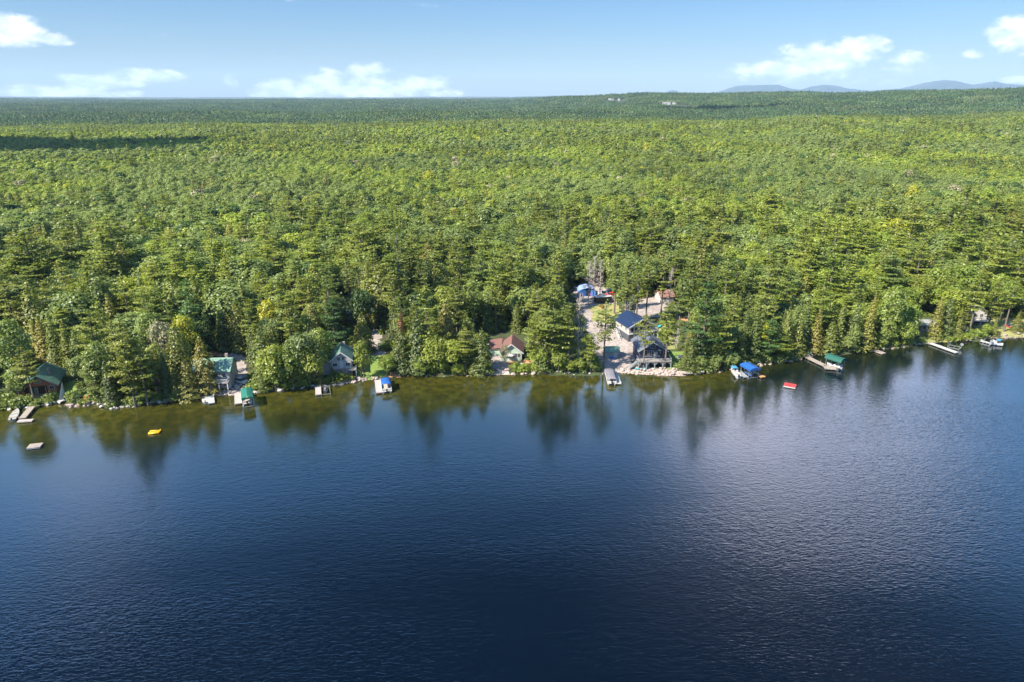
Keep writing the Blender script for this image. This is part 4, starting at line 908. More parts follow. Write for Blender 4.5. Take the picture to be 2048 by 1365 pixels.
dock('short pale float across the end of the slanting plank dock', (36, 842), (66, 840), 1.2, PLANK_PALE, posts=False, z=.45, name='dock_float')
dock('narrow white dock in front of the white cottage', (421, 788), (423, 806), 1.5, PLANK_WHITE)
dock('pale pink plank dock left of the square green canopy', (476, 786), (477, 807), 1.8, PLANK_PALE)
dock('short pale dock below the orange mulch bank', (636, 773), (637, 789), 1.5, PLANK_PALE)
dock('pale dock left of the blue pontoon boat', (756, 760), (759, 785), 1.8, PLANK_PALE)
dock('white dock right of the grey-canopied pontoon boat', (1229, 743), (1238, 767), 1.3, PLANK_WHITE)
dock('grey dock between the speedboat and the blue canopy', (1477, 741), (1492, 754), 1.3, DECKGREY)
dock('fresh orange cedar dock sticking out beyond the blue canopy', (1505, 742), (1527, 754), 1.4, PLANK_ORANGE)
dock('long tan plank dock running towards the green barrel canopy', (1608, 711), (1652, 732), 1.5, PLANK)
dock('square tan platform at the end of the long plank dock', (1648, 734), (1672, 736), 2.4, PLANK, name='dock_platform')
dock('tiny weathered dock by the stony point', (1745, 699), (1768, 707), 1.8, PLANK, posts=False, z=.45)
dock('long white dock below the small white cabin', (1861, 686), (1914, 705), 1.3, PLANK_WHITE)
dock('short white dock beside the moored runabout', (1962, 681), (1984, 688), 1.0, PLANK_WHITE)
def shorepanel(label, a, b, w, m):
    ga, gb = G(*a), G(*b); c, rz, L = frame_between(ga, gb); e = empty('dock_section', (c[0], c[1], max(ga[2], gb[2], .5) + .35), rz, label, 'dock section')
    pl = MB(); n = int(L / .45)
    for i in range(n): pl.box(-L/2 + L*i/n + .05, -L/2 + L*(i+1)/n - .05, -w/2, w/2, 0, .06)
    pl.build('deck', m, e); MB().box(-L/2, L/2, -w/2, -w/2+.1, -.2, -.003).box(-L/2, L/2, w/2-.1, w/2, -.2, -.003).build('frame', m, e)
shorepanel('pale slatted dock section pulled up on the pink riprap', (1360, 747), (1382, 749), 2.4, PLANK_PALE)
shorepanel('long pale dock section pulled up at the riprap end', (1384, 741), (1408, 748), 1.5, PLANK_PALE)
shorepanel('orange plank walkway lying between the two pale dock sections', (1374, 738), (1390, 750), 1.1, PLANK_ORANGE)

def gtube(mb, a, b, r, n=8): return mb.cone(a, b, r, r, n)
def canopy_lift(label, a, b, w, canvas, barrel=False, z=3.0, name='boat_lift', valance=.5, hang=True):
    c, rz, L = frame_between(P(*a, z), P(*b, z)); e = empty(name, (c[0], c[1], 0), rz, label, 'boat lift'); fr = MB()
    for sx in (-1, 1):
        for sy in (-1, 1): MB().cone((sx*L*.38, sy*w*.47, -2.5), (sx*L*.38, sy*w*.47, z-.02), .06, .06, 6).build('leg', ALU, e)
        fr.bar((sx*L*.38, -w*.47, .25), (sx*L*.38, w*.47, .25), .12); fr.bar((sx*L*.38, -w*.47, z-.1), (sx*L*.38, w*.47, z-.1), .08)
    for sy in (-1, 1): fr.bar((-L*.38, sy*w*.44, .2), (L*.38, sy*w*.44, .2), .12)
    fr.build('frame', ALU, e)
    n = 9; secs = []
    for j in range(7):
        x = -L/2 + L * j / 6; top = []; 
        for i in range(n):
            t = -1 + 2 * i / (n-1); yy = w/2 * t
            zz = z + (.95 * math.sqrt(max(0, 1 - t*t)) if barrel else .62 * (1 - abs(t)) ** .8) - (.06 * math.sin(j * math.pi) )
            if j in (0, 6) and not barrel: zz -= .22 * (1 - abs(t))
            top.append((x, yy, zz))
        pts = [(x, -w/2, z - valance)] + top + [(x, w/2, z - valance)]
        inner = [(p[0], p[1] * .985, p[2] - .04) for p in pts[::-1]]
        secs.append(pts + inner)
    MB().loft(secs, cap=True).build('canopy', canvas, e)
    if hang: MB().box(-L/2-.03, -L/2-.002, -w/2, w/2, z-valance, z+.1).box(L/2+.002, L/2+.03, -w/2, w/2, z-valance*.8, z+.1).build('end_flap', canvas, e)
    return e, (c, rz, L)
def pontoon(label, a, b, canvas=None, w=2.5, hull=None, bow_first=True, cover=False):
    """bow towards A"""
    c, rz, L = frame_between(P(*b, .6), P(*a, .6)); e = empty('pontoon_boat', (c[0], c[1], 0), rz, label, 'boat')
    for s in (-1, 1):
        t = MB(); t.cone((-L/2+.2, s*w*.33, .22), (L/2-.7, s*w*.33, .22), .3, .3, 12); t.cone((L/2-.7, s*w*.33, .22), (L/2, s*w*.33, .36), .3, .06, 12); t.build('pontoon_tube', ALU, e, True)
    MB().box(-L/2+.1, L/2-.3, -w/2, w/2, .53, .62).build('deck', SEAT, e)
    f = MB(); h = hull or WHITE
    for s in (-1, 1): f.box(-L/2+.5, L/2-.35, s*w/2-.03*(s+1)-.0, s*w/2+.06-.03*(s+1), .621, 1.25)
    f.box(L/2-.41, L/2-.35, -w/2+.08, -.5, .621, 1.25).box(L/2-.41, L/2-.35, .5, w/2-.08, .621, 1.25).box(-L/2+.5, -L/2+.56, -w/2+.08, w/2-.08, .621, 1.2); f.build('fence_panels', h, e)
    st = MB(); st.box(L/2-1.7, L/2-.5, -w/2+.12, -w/2+.7, .622, 1.05).box(L/2-1.7, L/2-.5, w/2-.7, w/2-.12, .622, 1.05).box(-L/2+.7, -L/2+1.3, -w/2+.12, w/2-.12, .622, 1.05).build('seats', SEAT, e)
    MB().box(-.3, .3, -w/2+.2, -w/2+.9, .622, 1.5).build('console', WHITE, e)
    m = MB().box(-L/2-.1, -L/2+.2, -.2, .2, .75, 1.35).box(-L/2-.02, -L/2+.1, -.08, .08, -.2, .745); m.build('outboard_motor', BLACK, e)
    if canvas:
        z = 2.35 if not cover else 1.75; l0, l1 = (-L*.36, L*.18) if not cover else (-L*.45, L*.40)
        secs = [[(x, y_, z + .28 * (1 - (y_/(w/2))**2) - (.15 if k in (0, 4) else 0)) for y_ in np.linspace(-w/2, w/2, 7)] + [(x, y_, z + .22 * (1 - (y_/(w/2))**2) - (.18 if k in (0, 4) else 0)) for y_ in np.linspace(w/2, -w/2, 7)] for k, x in enumerate(np.linspace(l0, l1, 5))]
        MB().loft(secs).build('bimini_top', canvas, e, True); p = MB()
        for x in (l0 + .3, l1 - .3):
            for s in (-1, 1): p.cone((x, s*(w/2-.08), 1.25), (x, s*(w/2-.08), z), .025, .025, 5)
        p.build('bimini_frame', ALU, e)
    return e
def hull_secs(L, w, h, n=9, sharp=1.6, both=False, z0=.0):
    secs = []
    for i in range(n):
        t = i / (n-1); x = -L/2 + L * t
        if both: k = max(.03, math.sin(math.pi * min(max(t, .02), .98)) ** .55)
        else: k = max(.03, 1 - max(0, (t - .45) / .55) ** sharp) * (.86 + .14 * min(1, t * 4))
        y = w/2*k; sh = h * (1 + .25 * max(0, t - .5) ** 2 * 4 * (0 if both else 1)); kl = z0 - .15 + (.45 * max(0, t - .7) / .3 * h if not both else .5 * h * abs(2*t-1) ** 3)
        secs.append([(x, -y, sh), (x, -y*.93, h*.35), (x, -y*.45, kl + .04), (x, 0, kl), (x, y*.45, kl + .04), (x, y*.93, h*.35), (x, y, sh), (x, y*.86, sh-.04), (x, 0, sh - .07), (x, -y*.86, sh-.04)])
    return secs
def speedboat(label, a, b, stripe, canvas=None, w=2.3, hullm=None):
    """bow towards A"""
    c, rz, L = frame_between(P(*b, .6), P(*a, .6)); e = empty('speedboat', (c[0], c[1], 0), rz, label, 'boat')
    MB().loft(hull_secs(L, w, .85)).build('hull', hullm or WHITE, e, False)
    st = MB()
    for s in (-1, 1): st.box(-L*.48, L*.1, s*w*.47-.03*(1 if s > 0 else 0) + (0.03 if s > 0 else -.03), s*w*.47+.03 + (0.03 if s > 0 else -.03), .45, .66)
    st.build('stripe', stripe, e)
    MB().box(-L*.4, L*.12, -w*.36, w*.36, .70, .93).build('cockpit', SEAT, e)
    sb = MB()
    for x in (-L*.3, -.1): 
        for s in (-1, 1): sb.box(x-.25, x+.25, s*.5-.27, s*.5+.27, .931, 1.12).box(x-.33, x-.251, s*.5-.27, s*.5+.27, .931, 1.5)
    sb.build('seats', WHITE, e)
    ws = MB(); q = [(L*.1, -w*.38), (L*.19, -w*.2), (L*.19, w*.2), (L*.1, w*.38)]
    for (x0, y0), (x1, y1) in zip(q, q[1:]): ws.add([(x0, y0, .9), (x1, y1, .9), (x1-.25, y1*.95, 1.4), (x0-.25, y0*.95, 1.4), (x0-.03, y0, .9), (x1-.03, y1, .9), (x1-.28, y1*.95, 1.4), (x0-.28, y0*.95, 1.4)], [(0,1,2,3),(7,6,5,4),(0,4,5,1),(1,5,6,2),(2,6,7,3),(3,7,4,0)])
    ws.build('windscreen', GLASS, e)
    MB().box(-L/2-.35, -L/2-.02, -.2, .2, .6, 1.3).box(-L/2-.2, -L/2-.08, -.07, .07, -.3, .599).build('outboard_motor', BLACK, e)
    if canvas:
        secs = [[(x, y_, 1.95 - .1 * (y_/(w/2))**2) for y_ in np.linspace(-w*.42, w*.42, 5)] + [(x, y_, 1.90 - .1 * (y_/(w/2))**2) for y_ in np.linspace(w*.42, -w*.42, 5)] for x in np.linspace(-L*.05, L*.28, 4)]
        MB().loft(secs).build('bimini_top', canvas, e); p = MB()
        for x in (0, L*.2):
            for s in (-1, 1): p.cone((x, s*w*.4, .9), (x, s*w*.4, 1.9), .02, .02, 5)
        p.build('bimini_frame', ALU, e)
    return e
def kayak(label, a, b, m, w=.75, group=None, z=None, name='kayak', cat='kayak', hh_=.32, seat=True, lift=0.15, on_water=False):
    pa, pb = (P(*a, .1), P(*b, .1)) if on_water else (G(*a), G(*b)); c, rz, L = frame_between(pa, pb)
    e = empty(name, (c[0], c[1], c[2] + lift), rz, label, cat, group); L = max(L, 3.0)
    MB().loft(hull_secs(L, w, hh_, n=11, both=True)).build('hull', m, e)
    if seat: MB().loft([[(x + .9*.5*math.cos(t)*k, w*.3*math.sin(t)*k, zz) for t in np.linspace(0, 2*math.pi, 13)[:-1]] for k, zz, x in ((1, hh_-.06, 0), (1.1, hh_+.05, 0), (.8, hh_+.05, 0), (.75, hh_-.05, 0))]).build('cockpit_rim', BLACK, e)
    return e
def raft(label, px, py, L, w, rz, top, side, h=.35, z=.15, cat='swim raft'):
    c = P(px, py, .4); e = empty('swim_raft', (c[0], c[1], 0), R(rz), label, cat)
    pl = MB(); n = int(L / .3)
    for i in range(n): pl.box(-L/2 + L*i/n + .01, -L/2 + L*(i+1)/n - .01, -w/2, w/2, z+h-.07, z+h)
    pl.build('deck', top, e); MB().box(-L/2, L/2, -w/2, -w/2+.1, z, z+h-.075).box(-L/2, L/2, w/2-.1, w/2, z, z+h-.075).box(-L/2, -L/2+.1, -w/2+.105, w/2-.105, z, z+h-.075).box(L/2-.1, L/2, -w/2+.105, w/2-.105, z, z+h-.075).build('frame', side, e)
    for sx in (-1, 1):
        for sy in (-1, 1): MB().cone((sx*(L/2-.9), sy*(w/2-.45), z-.12), (sx*(L/2-.15), sy*(w/2-.45), z-.12), .26, .26, 10).build('float', side, e)
    ld = MB(); [ld.cone((L*.3+s*.2, -w/2-.05, -.4), (L*.3+s*.2, -w/2-.05, z+h+.5), .025, .025, 5) for s in (-1, 1)]; ld.build('ladder', ALU, e)
    return e
raft('grey wooden swim raft floating left of the yellow one', 70, 892, 2.7, 2.1, 14, PLANK, DECKGREY)
raft('red-topped swim raft on white floats in open water', 1580, 771, 3.0, 2.6, -28, REDP, WHITE)
# yellow inflatable: side tubes and a stretched mattress between
c = P(309, 864, .3); e = empty('inflatable_raft', (c[0], c[1], 0), R(8), 'bright yellow inflatable raft floating off the white cottage', 'inflatable raft', s=.72)
MB().loft([[(x, .85 + .3*math.cos(t), .3 + .3*math.sin(t)) for t in np.linspace(0, 6.283, 11)[:-1]] for x in (-1.6, 1.6)]).build('side_tube', YELLOW, e, True); MB().loft([[(x, -.85 + .3*math.cos(t), .3 + .3*math.sin(t)) for t in np.linspace(0, 6.283, 11)[:-1]] for x in (-1.6, 1.6)]).build('side_tube', YELLOW, e, True)
mt = MB(); [mt.cone((-1.5 + i*.375, -.8, .34), (-1.5 + i*.375, .8, .34), .2, .2, 8) for i in range(9)]; mt.build('mattress', YELLOW, e, True); MB().box(1.45, 1.75, -1.1, 1.1, .3, .72).build('backrest', YELLOW, e)
# boats and lifts from left to right
def rowboat(label, a, b, m, w=1.5, z=None, ground_=False, lift=0.0, tarp=None, name='rowboat'):
    pa, pb = (G(*a), G(*b)) if ground_ else (P(*a, .3), P(*b, .3)); c, rz, L = frame_between(pa, pb); L = max(L, 2.8); e = empty(name, (c[0], c[1], (c[2] if ground_ else 0) + lift), rz, label, 'boat')
    o = MB().loft(hull_secs(L, w, .55)).build('hull', m, e); 
    for x in (-L*.3, 0, L*.22): MB().box(x-.14, x+.14, -w*.38, w*.38, .5, .6).build('thwart', SEAT, e)
    MB().box(-L/2-.25, -L/2-.02, -.13, .13, .4, .95).build('outboard_motor', BLACK, e)
    if tarp: MB().loft([[(x, -w*.5*k, .58), (x, -w*.2*k, .95*k2), (x, w*.2*k, .95*k2), (x, w*.5*k, .58), (x, 0, .56)] for x, k, k2 in ((-L*.46, .9, .8), (-L*.1, 1, 1.05), (L*.2, .9, .9), (L*.44, .3, .68))]).build('tarpaulin', tarp, e)
    return e
rowboat('pale grey rowboat moored left of the slanting plank dock', (24, 841), (36, 818), mat('grey_fibreglass', (.34, .33, .31), .5, var=.4), 1.9)
rowboat('white dinghy hull lying nose-up on the bank beside the sail', (131, 806), (147, 791), WHITE, 1.5, ground_=True, lift=.25)
rowboat('white boat under a pale green tarpaulin behind the boulders', (152, 801), (163, 793), WHITE, 1.6, ground_=True, lift=.2, tarp=mat('pale_green_tarp', (.30, .55, .42), .6))
rowboat('small white motorboat left of the narrow white dock', (411, 806), (409, 793), WHITE, 1.5)
# sail
g = G(131, 801); e = empty('sailboat', (g[0], g[1], .35), R(70), 'little sailboat with pale triangular sail beached below the log cabin', 'sailboat')
MB().loft(hull_secs(3.6, 1.3, .45)).build('hull', WHITE, e); MB().cone((.3, 0, .3), (.3, 0, 5.2), .05, .03, 6).build('mast', ALU, e); MB().cone((.3, 0, .8), (-1.9, -.5, .75), .04, .04, 6).build('boom', ALU, e)
sl = []; ns = 7
for j in range(ns):
    t = j / (ns-1); wv = 2.2 * (1 - t); sl.append([(.24 - wv * s_, -.5 * wv / 2.2 * s_ - .18 * math.sin(math.pi * s_) * (1-t), .9 + 4.2 * t) for s_ in (0, .33, .66, 1)] + [(.24 - wv * s_, -.5 * wv / 2.2 * s_ - .18 * math.sin(math.pi * s_) * (1-t) + .02, .9 + 4.2 * t) for s_ in (1, .66, .33, 0)])
MB().loft(sl).build('sail', mat('sailcloth', (.72, .70, .68), .8), e)
kayak('orange kayak lying by the trees left of the log cabin', (38, 794), (51, 788), ORANGE)
for px, py, lab in ((170, 802, 'red garden chair on the boulder bank, nearest the sailboat'), (178, 800, 'red garden chair on the boulder bank, farther from the sailboat'), (1204, 617, 'red garden chair on the dry grass by the upper lot')):
    g = G(px, py); e = empty('garden_chair', g, R(10), lab, 'chair'); MB().box(-.35, .35, -.35, .35, .38, .45).build('seat', REDK, e); MB().add([(-.35,.3,.4),(.35,.3,.4),(.35,.62,1.15),(-.35,.62,1.15),(-.35,.36,.4),(.35,.36,.4),(.35,.68,1.15),(-.35,.68,1.15)], [(0,1,2,3),(7,6,5,4),(0,4,5,1),(1,5,6,2),(2,6,7,3),(3,7,4,0)]).build('backrest', REDK, e)
    for sx in (-1, 1):
        for sy in (-1, 1): MB().box(sx*.3-.04, sx*.3+.04, sy*.28-.04, sy*.28+.04, -.1, .379).build('leg', REDK, e)
canopy_lift('square boat lift with green canopy in front of the gravel drive', (493, 778), (495, 796), 2.9, CANV_GREEN)
pontoon('white pontoon boat parked under the square green canopy', (493, 785), (495, 808), None, 2.4)
# jet ski lift
c, rz, L = frame_between(P(650, 774, .4), P(652, 789, .4)); e = empty('jet_ski_lift', (c[0], c[1], 0), rz, 'low metal lift frame carrying a jet ski beside the mulch bank', 'boat lift')
fr = MB(); [fr.bar((-L/2, s, .45), (L/2, s, .45), .12) for s in (-1.15, 1.15)]; [fr.bar((x, -1.15, .45), (x, 1.15, .45), .12) for x in (-L/2, L/2)]; fr.build('frame', ALU, e)
for sx in (-1, 1):
    for sy in (-1, 1): MB().cone((sx*L/2, sy*1.15, -2.5), (sx*L/2, sy*1.15, .9), .05, .05, 6).build('leg', ALU, e)
e = empty('jet_ski', (c[0], c[1], .45), rz + math.pi, 'dark jet ski with grey seat sitting in the low lift frame', 'jet ski'); MB().loft(hull_secs(2.9, 1.1, .45)).build('hull', DKGREY, e); MB().loft([[(x, -.22, .45), (x, .22, .45), (x, .15, hh1), (x, -.15, hh1)] for x, hh1 in ((-1.2, .75), (-.3, .85), (.2, .75), (.9, .55))]).build('seat', CANV_GREY, e); MB().bar((.35, -.35, 1.0), (.35, .35, 1.0), .06).bar((.5, 0, .6), (.35, 0, 1.0), .08).build('handlebar', BLACK, e)
pontoon('pontoon boat with bright blue top and white sides', (770, 760), (774, 784), CANV_BLUE, 2.6)
pontoon('pontoon boat under a long grey cover beside the tall waterside pine', (1218, 742), (1224, 768), CANV_GREY, 2.6, cover=True)
speedboat('white speedboat with sky-blue top left of the blue canopy', (1462, 736), (1477, 754), BLACK, CANV_LBLUE, 1.9)
canopy_lift('boat lift with vivid blue canopy between the grey and cedar docks', (1490, 727), (1511, 739), 3.4, CANV_BLUE)
speedboat('dark speedboat in the shade under the vivid blue canopy', (1488, 737), (1508, 752), BLUEP, None, 2.0, hullm=DKGREY)
canopy_lift('boat lift with dark green barrel canopy at the end of the plank dock', (1655, 713), (1688, 724), 3.0, CANV_DKGREEN, barrel=True, z=2.8, valance=.25, hang=False)
speedboat('pale speedboat hanging under the dark green barrel canopy', (1654, 727), (1686, 737), BLACK, None, 2.1)
speedboat('white and blue runabout moored at the rocky bank by the kayaks', (2006, 690), (1982, 684), BLUEP, CANV_LBLUE, 2.2)
def bare_lift(label, a, b, w):
    c, rz, L = frame_between(P(*a, .5), P(*b, .5)); e = empty('empty_boat_lift', (c[0], c[1], 0), rz, label, 'boat lift'); f = MB(); [f.bar((-L/2, s*w/2, .5), (L/2, s*w/2, .5), .12) for s in (-1, 1)]; [f.bar((x, -w/2, .5), (x, w/2, .5), .12) for x in (-L/2, 0, L/2)]; f.build('frame', ALU, e)
    for sx in (-1, 1):
        for sy in (-1, 1): MB().cone((sx*L/2, sy*w/2, -2.5), (sx*L/2, sy*w/2, 1.9), .05, .05, 6).build('leg', ALU, e)
    MB().cone((L/2, w/2 + .1, 1.4), (L/2, w/2 + .16, 1.4), .45, .45, 12).build('winch_wheel', ALU, e)
bare_lift('empty metal boat lift along the long white dock', (1897, 692), (1920, 697), 2.6)
bare_lift('empty metal lift frame left of the moored runabout', (1966, 687), (1980, 690), 2.2)
kayak('teal kayak stored under the dark lake house deck', (1272, 740), (1290, 739), TEAL, .8)
kayak('teal canoe lying behind the blue-roofed house', (1315, 658), (1322, 652), TEAL, .9, name='canoe', cat='canoe', seat=False)
kayak('blue kayak on the grass, upper of the stacked pair', (2020, 652), (2031, 654), BLUEP); kayak('teal kayak on the grass beside the blue one', (2022, 656), (2033, 657), TEAL)
kayak('red kayak lying by the path, left of the blue kayak', (2012, 653), (2021, 657), REDK); kayak('long red kayak close to the trunk, rightmost of the beached boats', (2033, 660), (2046, 661), REDK)
kayak('white and pale blue paddleboard lying below the kayaks', (2025, 662), (2036, 666), mat('pale_blue_board', (.5, .65, .75), .4), .8, name='paddleboard', cat='paddleboard', hh_=.14, seat=False)
kayak('white paddleboard leaning at the bank above the long white dock', (1889, 680), (1892, 673), WHITE, .75, name='paddleboard', cat='paddleboard', hh_=.14, seat=False)
kayak('white kayak on the lawn edge by the white cottage car', (474, 774), (484, 770), WHITE, .8)

# ------------------------------------------------------------------ yard things
def car(label, a, b, paint, h=1.45, w=1.8, name='parked_car', cat='car', pickup=False):
    c, rz, L = frame_between(G(*a), G(*b)); L = max(L, 4.2); z = float(ground(c[0], c[1])); e = empty(name, (c[0], c[1], z), rz, label, cat)
    pr = [(-.5, .45), (-.5, .85), (-.46, .95), (.2, .98), (.46, .85), (.5, .7), (.5, .4), (.46, .3), (-.47, .3)]
    MB().loft([[(x*L, y_*w*.5*k, z_) for x, z_ in pr] for y_, k in ((-1, 1), (-.9, 1.0), (.9, 1), (1, 1))]).build('body', paint, e)
    x0, x1 = (-.38, .2) if not pickup else (-.05, .25)
    MB().loft([[(x0*L, -w*.45, .975), (x1*L + .3, -w*.45, .975), (x1*L - .3, -w*.36, h), (x0*L + .35, -w*.36, h)], [(x0*L, w*.45, .975), (x1*L + .3, w*.45, .975), (x1*L - .3, w*.36, h), (x0*L + .35, w*.36, h)]]).build('cabin', GLASS, e)
    MB().box(x0*L + .42, x1*L - .36, -w*.35, w*.35, h + .002, h + .05).build('roof', paint, e)
    for sx in (-.31, .31):
        for s in (-1, 1): MB().cone((sx*L, s*w*.40, .32), (sx*L, s*w*.515, .32), .33, .33, 14).build('wheel', BLACK, e)
    return e
car('white car parked on the gravel beside the white cottage', (476, 764), (489, 768), WHITE)
car('red car parked right of the black trailer', (1217, 594), (1231, 592), REDK)
car('dark blue car parked at the back of the upper lot', (1216, 586), (1229, 585), NAVYCAR)
car('white pickup truck parked behind the black trailer', (1195, 592), (1215, 590), WHITE, 1.8, 2.0, 'pickup_truck', 'pickup truck', True)
c, rz, L = frame_between(G(1190, 606), G(1221, 605)); e = empty('box_trailer', (c[0], c[1], float(ground(c[0], c[1]))), rz, 'black box trailer with white roof on the upper gravel lot', 'trailer')
MB().box(-L/2, L/2, -1.1, 1.1, .5, 2.4).build('box', BLACK, e); MB().box(-L/2-.05, L/2+.05, -1.15, 1.15, 2.403, 2.52).build('roof', WHITE, e); MB().bar((-L/2, 0, .55), (-L/2-1.2, 0, .5), .1).build('tow_bar', DKGREY, e)
for x in (.1, 1.0):
    for s in (-1, 1): MB().cone((x, s*1.11, .36), (x, s*1.3, .36), .36, .36, 14).build('wheel', BLACK, e)
# fabric garage
g = G(1175, 593); w_ = 6.4; e = empty('fabric_garage', g, R(2), 'blue and white striped fabric shelter with open front on the upper lot', 'tent')
mstr = seam_mat('striped_tarp', (.12, .24, .60), .5, 1, rough=.5, dark=1.0); tt = mstr.node_tree; [l for l in tt.links]; 
for n_ in tt.nodes:
    if n_.type == 'MIX' and not n_.inputs[0].links[0].from_node.type == 'MAP_RANGE': n_.inputs[7].default_value = (.75, .78, .82, 1)
prof = [(-3.2, -.3), (-3.2, 1.7), (-2.4, 2.7), (0, 3.3), (2.4, 2.7), (3.2, 1.7), (3.2, -.3)]
MB().loft([[(x, y_, z_) for x, z_ in prof] + [(x*.97, y_, z_ - .08) for x, z_ in prof[::-1]] for y_ in (0, 1.2, 2.4, 3.6, 4.8, 6.0)]).build('tunnel', mstr, e)
MB().box(-3.1, -.5, -.06, -.004, -.2, 2.4).build('front_flap', CANV_BLUE, e); MB().box(1.1, 3.1, -.06, -.004, -.2, 2.3).build('front_flap', mstr, e); MB().box(-3.0, 3.0, 5.7, 5.8, -.2, 2.5).build('back_wall', CANV_GREY, e)
plate(e, 'dark_tarp', CANV_GREY, (-1.6, .4, 3.12), (1.3, .4, 3.22), (1.3, 4.0, 3.3), (-1.6, 4.0, 3.3), .06).build('dark_tarp', CANV_GREY, e)
e = empty('garden_tractor', (g[0] + .5, g[1] + 1.0, g[2]), R(-80), 'small red tractor standing in the mouth of the striped shelter', 'tractor'); MB().box(.1, 1.0, -.35, .35, .35, .95).build('bonnet', REDK, e); MB().box(-.7, .095, -.45, .45, .35, .6).box(-.6, -.2, -.25, .25, .601, 1.1).build('seat', BLACK, e)
for x, rr in ((-.45, .42), (.75, .28)):
    for s in (-1, 1): MB().cone((x, s*.42, rr), (x, s*.62, rr), rr, rr, 12).build('wheel', BLACK, e)
def pole(label, px, py, h):
    g = G(px, py); e = empty('utility_pole', g, 0, label, 'utility pole'); MB().cone((0, 0, -.5), (0, 0, h), .16, .12, 8).build('shaft', DEAD, e); MB().box(-.3, .3, -.5, -.13, h-.9, h-.1).build('transformer', WHITE, e); MB().box(-.9, .9, -.06, .06, h-1.5, h-1.38).build('crossarm', DEAD, e)
pole('weathered utility pole with white box beside the orange mulch mound', 1354, 640, 5.5)
for px, py, lab in ((1910, 672, 'white globe lamp on a post at the dark spruces'), (1930, 672, 'white globe lamp on a post nearer the runabout')):
    g = G(px, py); e = empty('garden_lamp', g, 0, lab, 'lamp'); MB().cone((0, 0, -.3), (0, 0, 1.7), .05, .05, 6).build('post', DKGREY, e)
    MB().loft([[(.26*math.sin(a_)*math.cos(t), .26*math.sin(a_)*math.sin(t), 1.93 - .26*math.cos(a_)) for t in np.linspace(0, 6.283, 11)[:-1]] for a_ in np.linspace(.15, 3.0, 8)]).build('globe', WHITE, e, True)
def umbrella(label, px, py, m):
    g = G(px, py); e = empty('patio_umbrella', g, 0, label, 'umbrella'); MB().cone((0, 0, 0), (0, 0, 2.5), .03, .03, 6).build('pole', ALU, e)
    MB().loft([[(r_*math.cos(t), r_*math.sin(t), z_) for t in np.linspace(0, 6.283, 9)[:-1]] for r_, z_ in ((1.35, 2.1), (.7, 2.4), (.05, 2.6), (.04, 2.54), (.68, 2.34), (1.33, 2.05))]).build('canopy', m, e)
umbrella('white patio umbrella in front of the sage cottage', 1019, 724, WHITE)
g = G(1360, 716); e = empty('fire_pit', g, 0, 'round pale stone fire pit on the small lawn', 'fire pit'); MB().loft([[(r_*math.cos(t), r_*math.sin(t), z_) for t in np.linspace(0, 6.283, 17)[:-1]] for r_, z_ in ((.95, -.1), (.95, .45), (.6, .46), (.58, .1))]).build('ring', WHITE, e)
def table(label, px, py, rz, m):
    g = G(px, py); e = empty('picnic_table', g, R(rz), label, 'picnic table'); MB().box(-.95, .95, -.38, .38, .70, .76).build('tabletop', m, e)
    for s in (-1, 1): MB().box(-.95, .95, s*.75-.14, s*.75+.14, .40, .45).build('bench', m, e); MB().bar((s*.7, -.7, -.05), (s*.7, -.1, .695), .08).bar((s*.7, .7, -.05), (s*.7, .1, .695), .08).bar((s*.7, -.8, .36), (s*.7, .8, .36), .07).build('leg', m, e)
table('orange wooden picnic table on the mulch below the grey cottage', 689, 760, 20, PLANK_ORANGE); table('pale picnic table on the mulch patio of the sage cottage', 1046, 733, -15, PLANK_PALE); table('weathered picnic table on the terrace of the white cottage', 428, 786, 5, PLANK)
for px, py, lab in ((1221, 718, 'blue barrel by the garden shed, nearer its corner'), (1226, 719, 'blue barrel by the garden shed, farther right')):
    g = G(px, py); e = empty('barrel', g, 0, lab, 'barrel'); MB().loft([[(r_*math.cos(t), r_*math.sin(t), z_) for t in np.linspace(0, 6.283, 13)[:-1]] for r_, z_ in ((.27, 0), (.31, .15), (.31, .8), (.27, .92))]).build('body', BLUEP, e, True); MB().cone((0, 0, .921), (0, 0, .96), .25, .25, 12).build('lid', WHITE, e)
# beach steps up to the right-hand dock
g = G(1604, 710); e = empty('shore_steps', g, R(-50), 'grey wooden steps leading down to the long tan plank dock', 'steps'); s_ = MB(); [s_.box(i*.4, i*.4+.38, -.7, .7, .9 - i*.17, .98 - i*.17) for i in range(7)]; s_.build('treads', PLANK, e)
for s in (-1, 1): MB().bar((0, s*.72, 1.8), (2.8, s*.72, .7), .07).bar((0, s*.72, .7), (0, s*.72, 1.8), .07).bar((2.8, s*.72, -.5), (2.8, s*.72, .75), .07).build('handrail', DECKGREY, e)
g = G(1486, 738); e = empty('shore_platform', g, R(-30), 'small grey shore platform with railing behind the speedboat', 'platform'); MB().box(-1.8, 1.8, -1, 1, .9, 1.0).build('deck', PLANK, e); r_ = MB(); r_.bar((-1.8, .95, 1.9), (1.8, .95, 1.9), .07); [r_.bar((x, .95, 1.0), (x, .95, 1.9), .06) for x in (-1.7, -.85, 0, .85, 1.7)]; r_.build('railing', DECKGREY, e)
for sx in (-1, 1):
    for sy in (-1, 1): MB().box(sx*1.6-.07, sx*1.6+.07, sy*.85-.07, sy*.85+.07, -1.5, .899).build('post', PLANK, e)

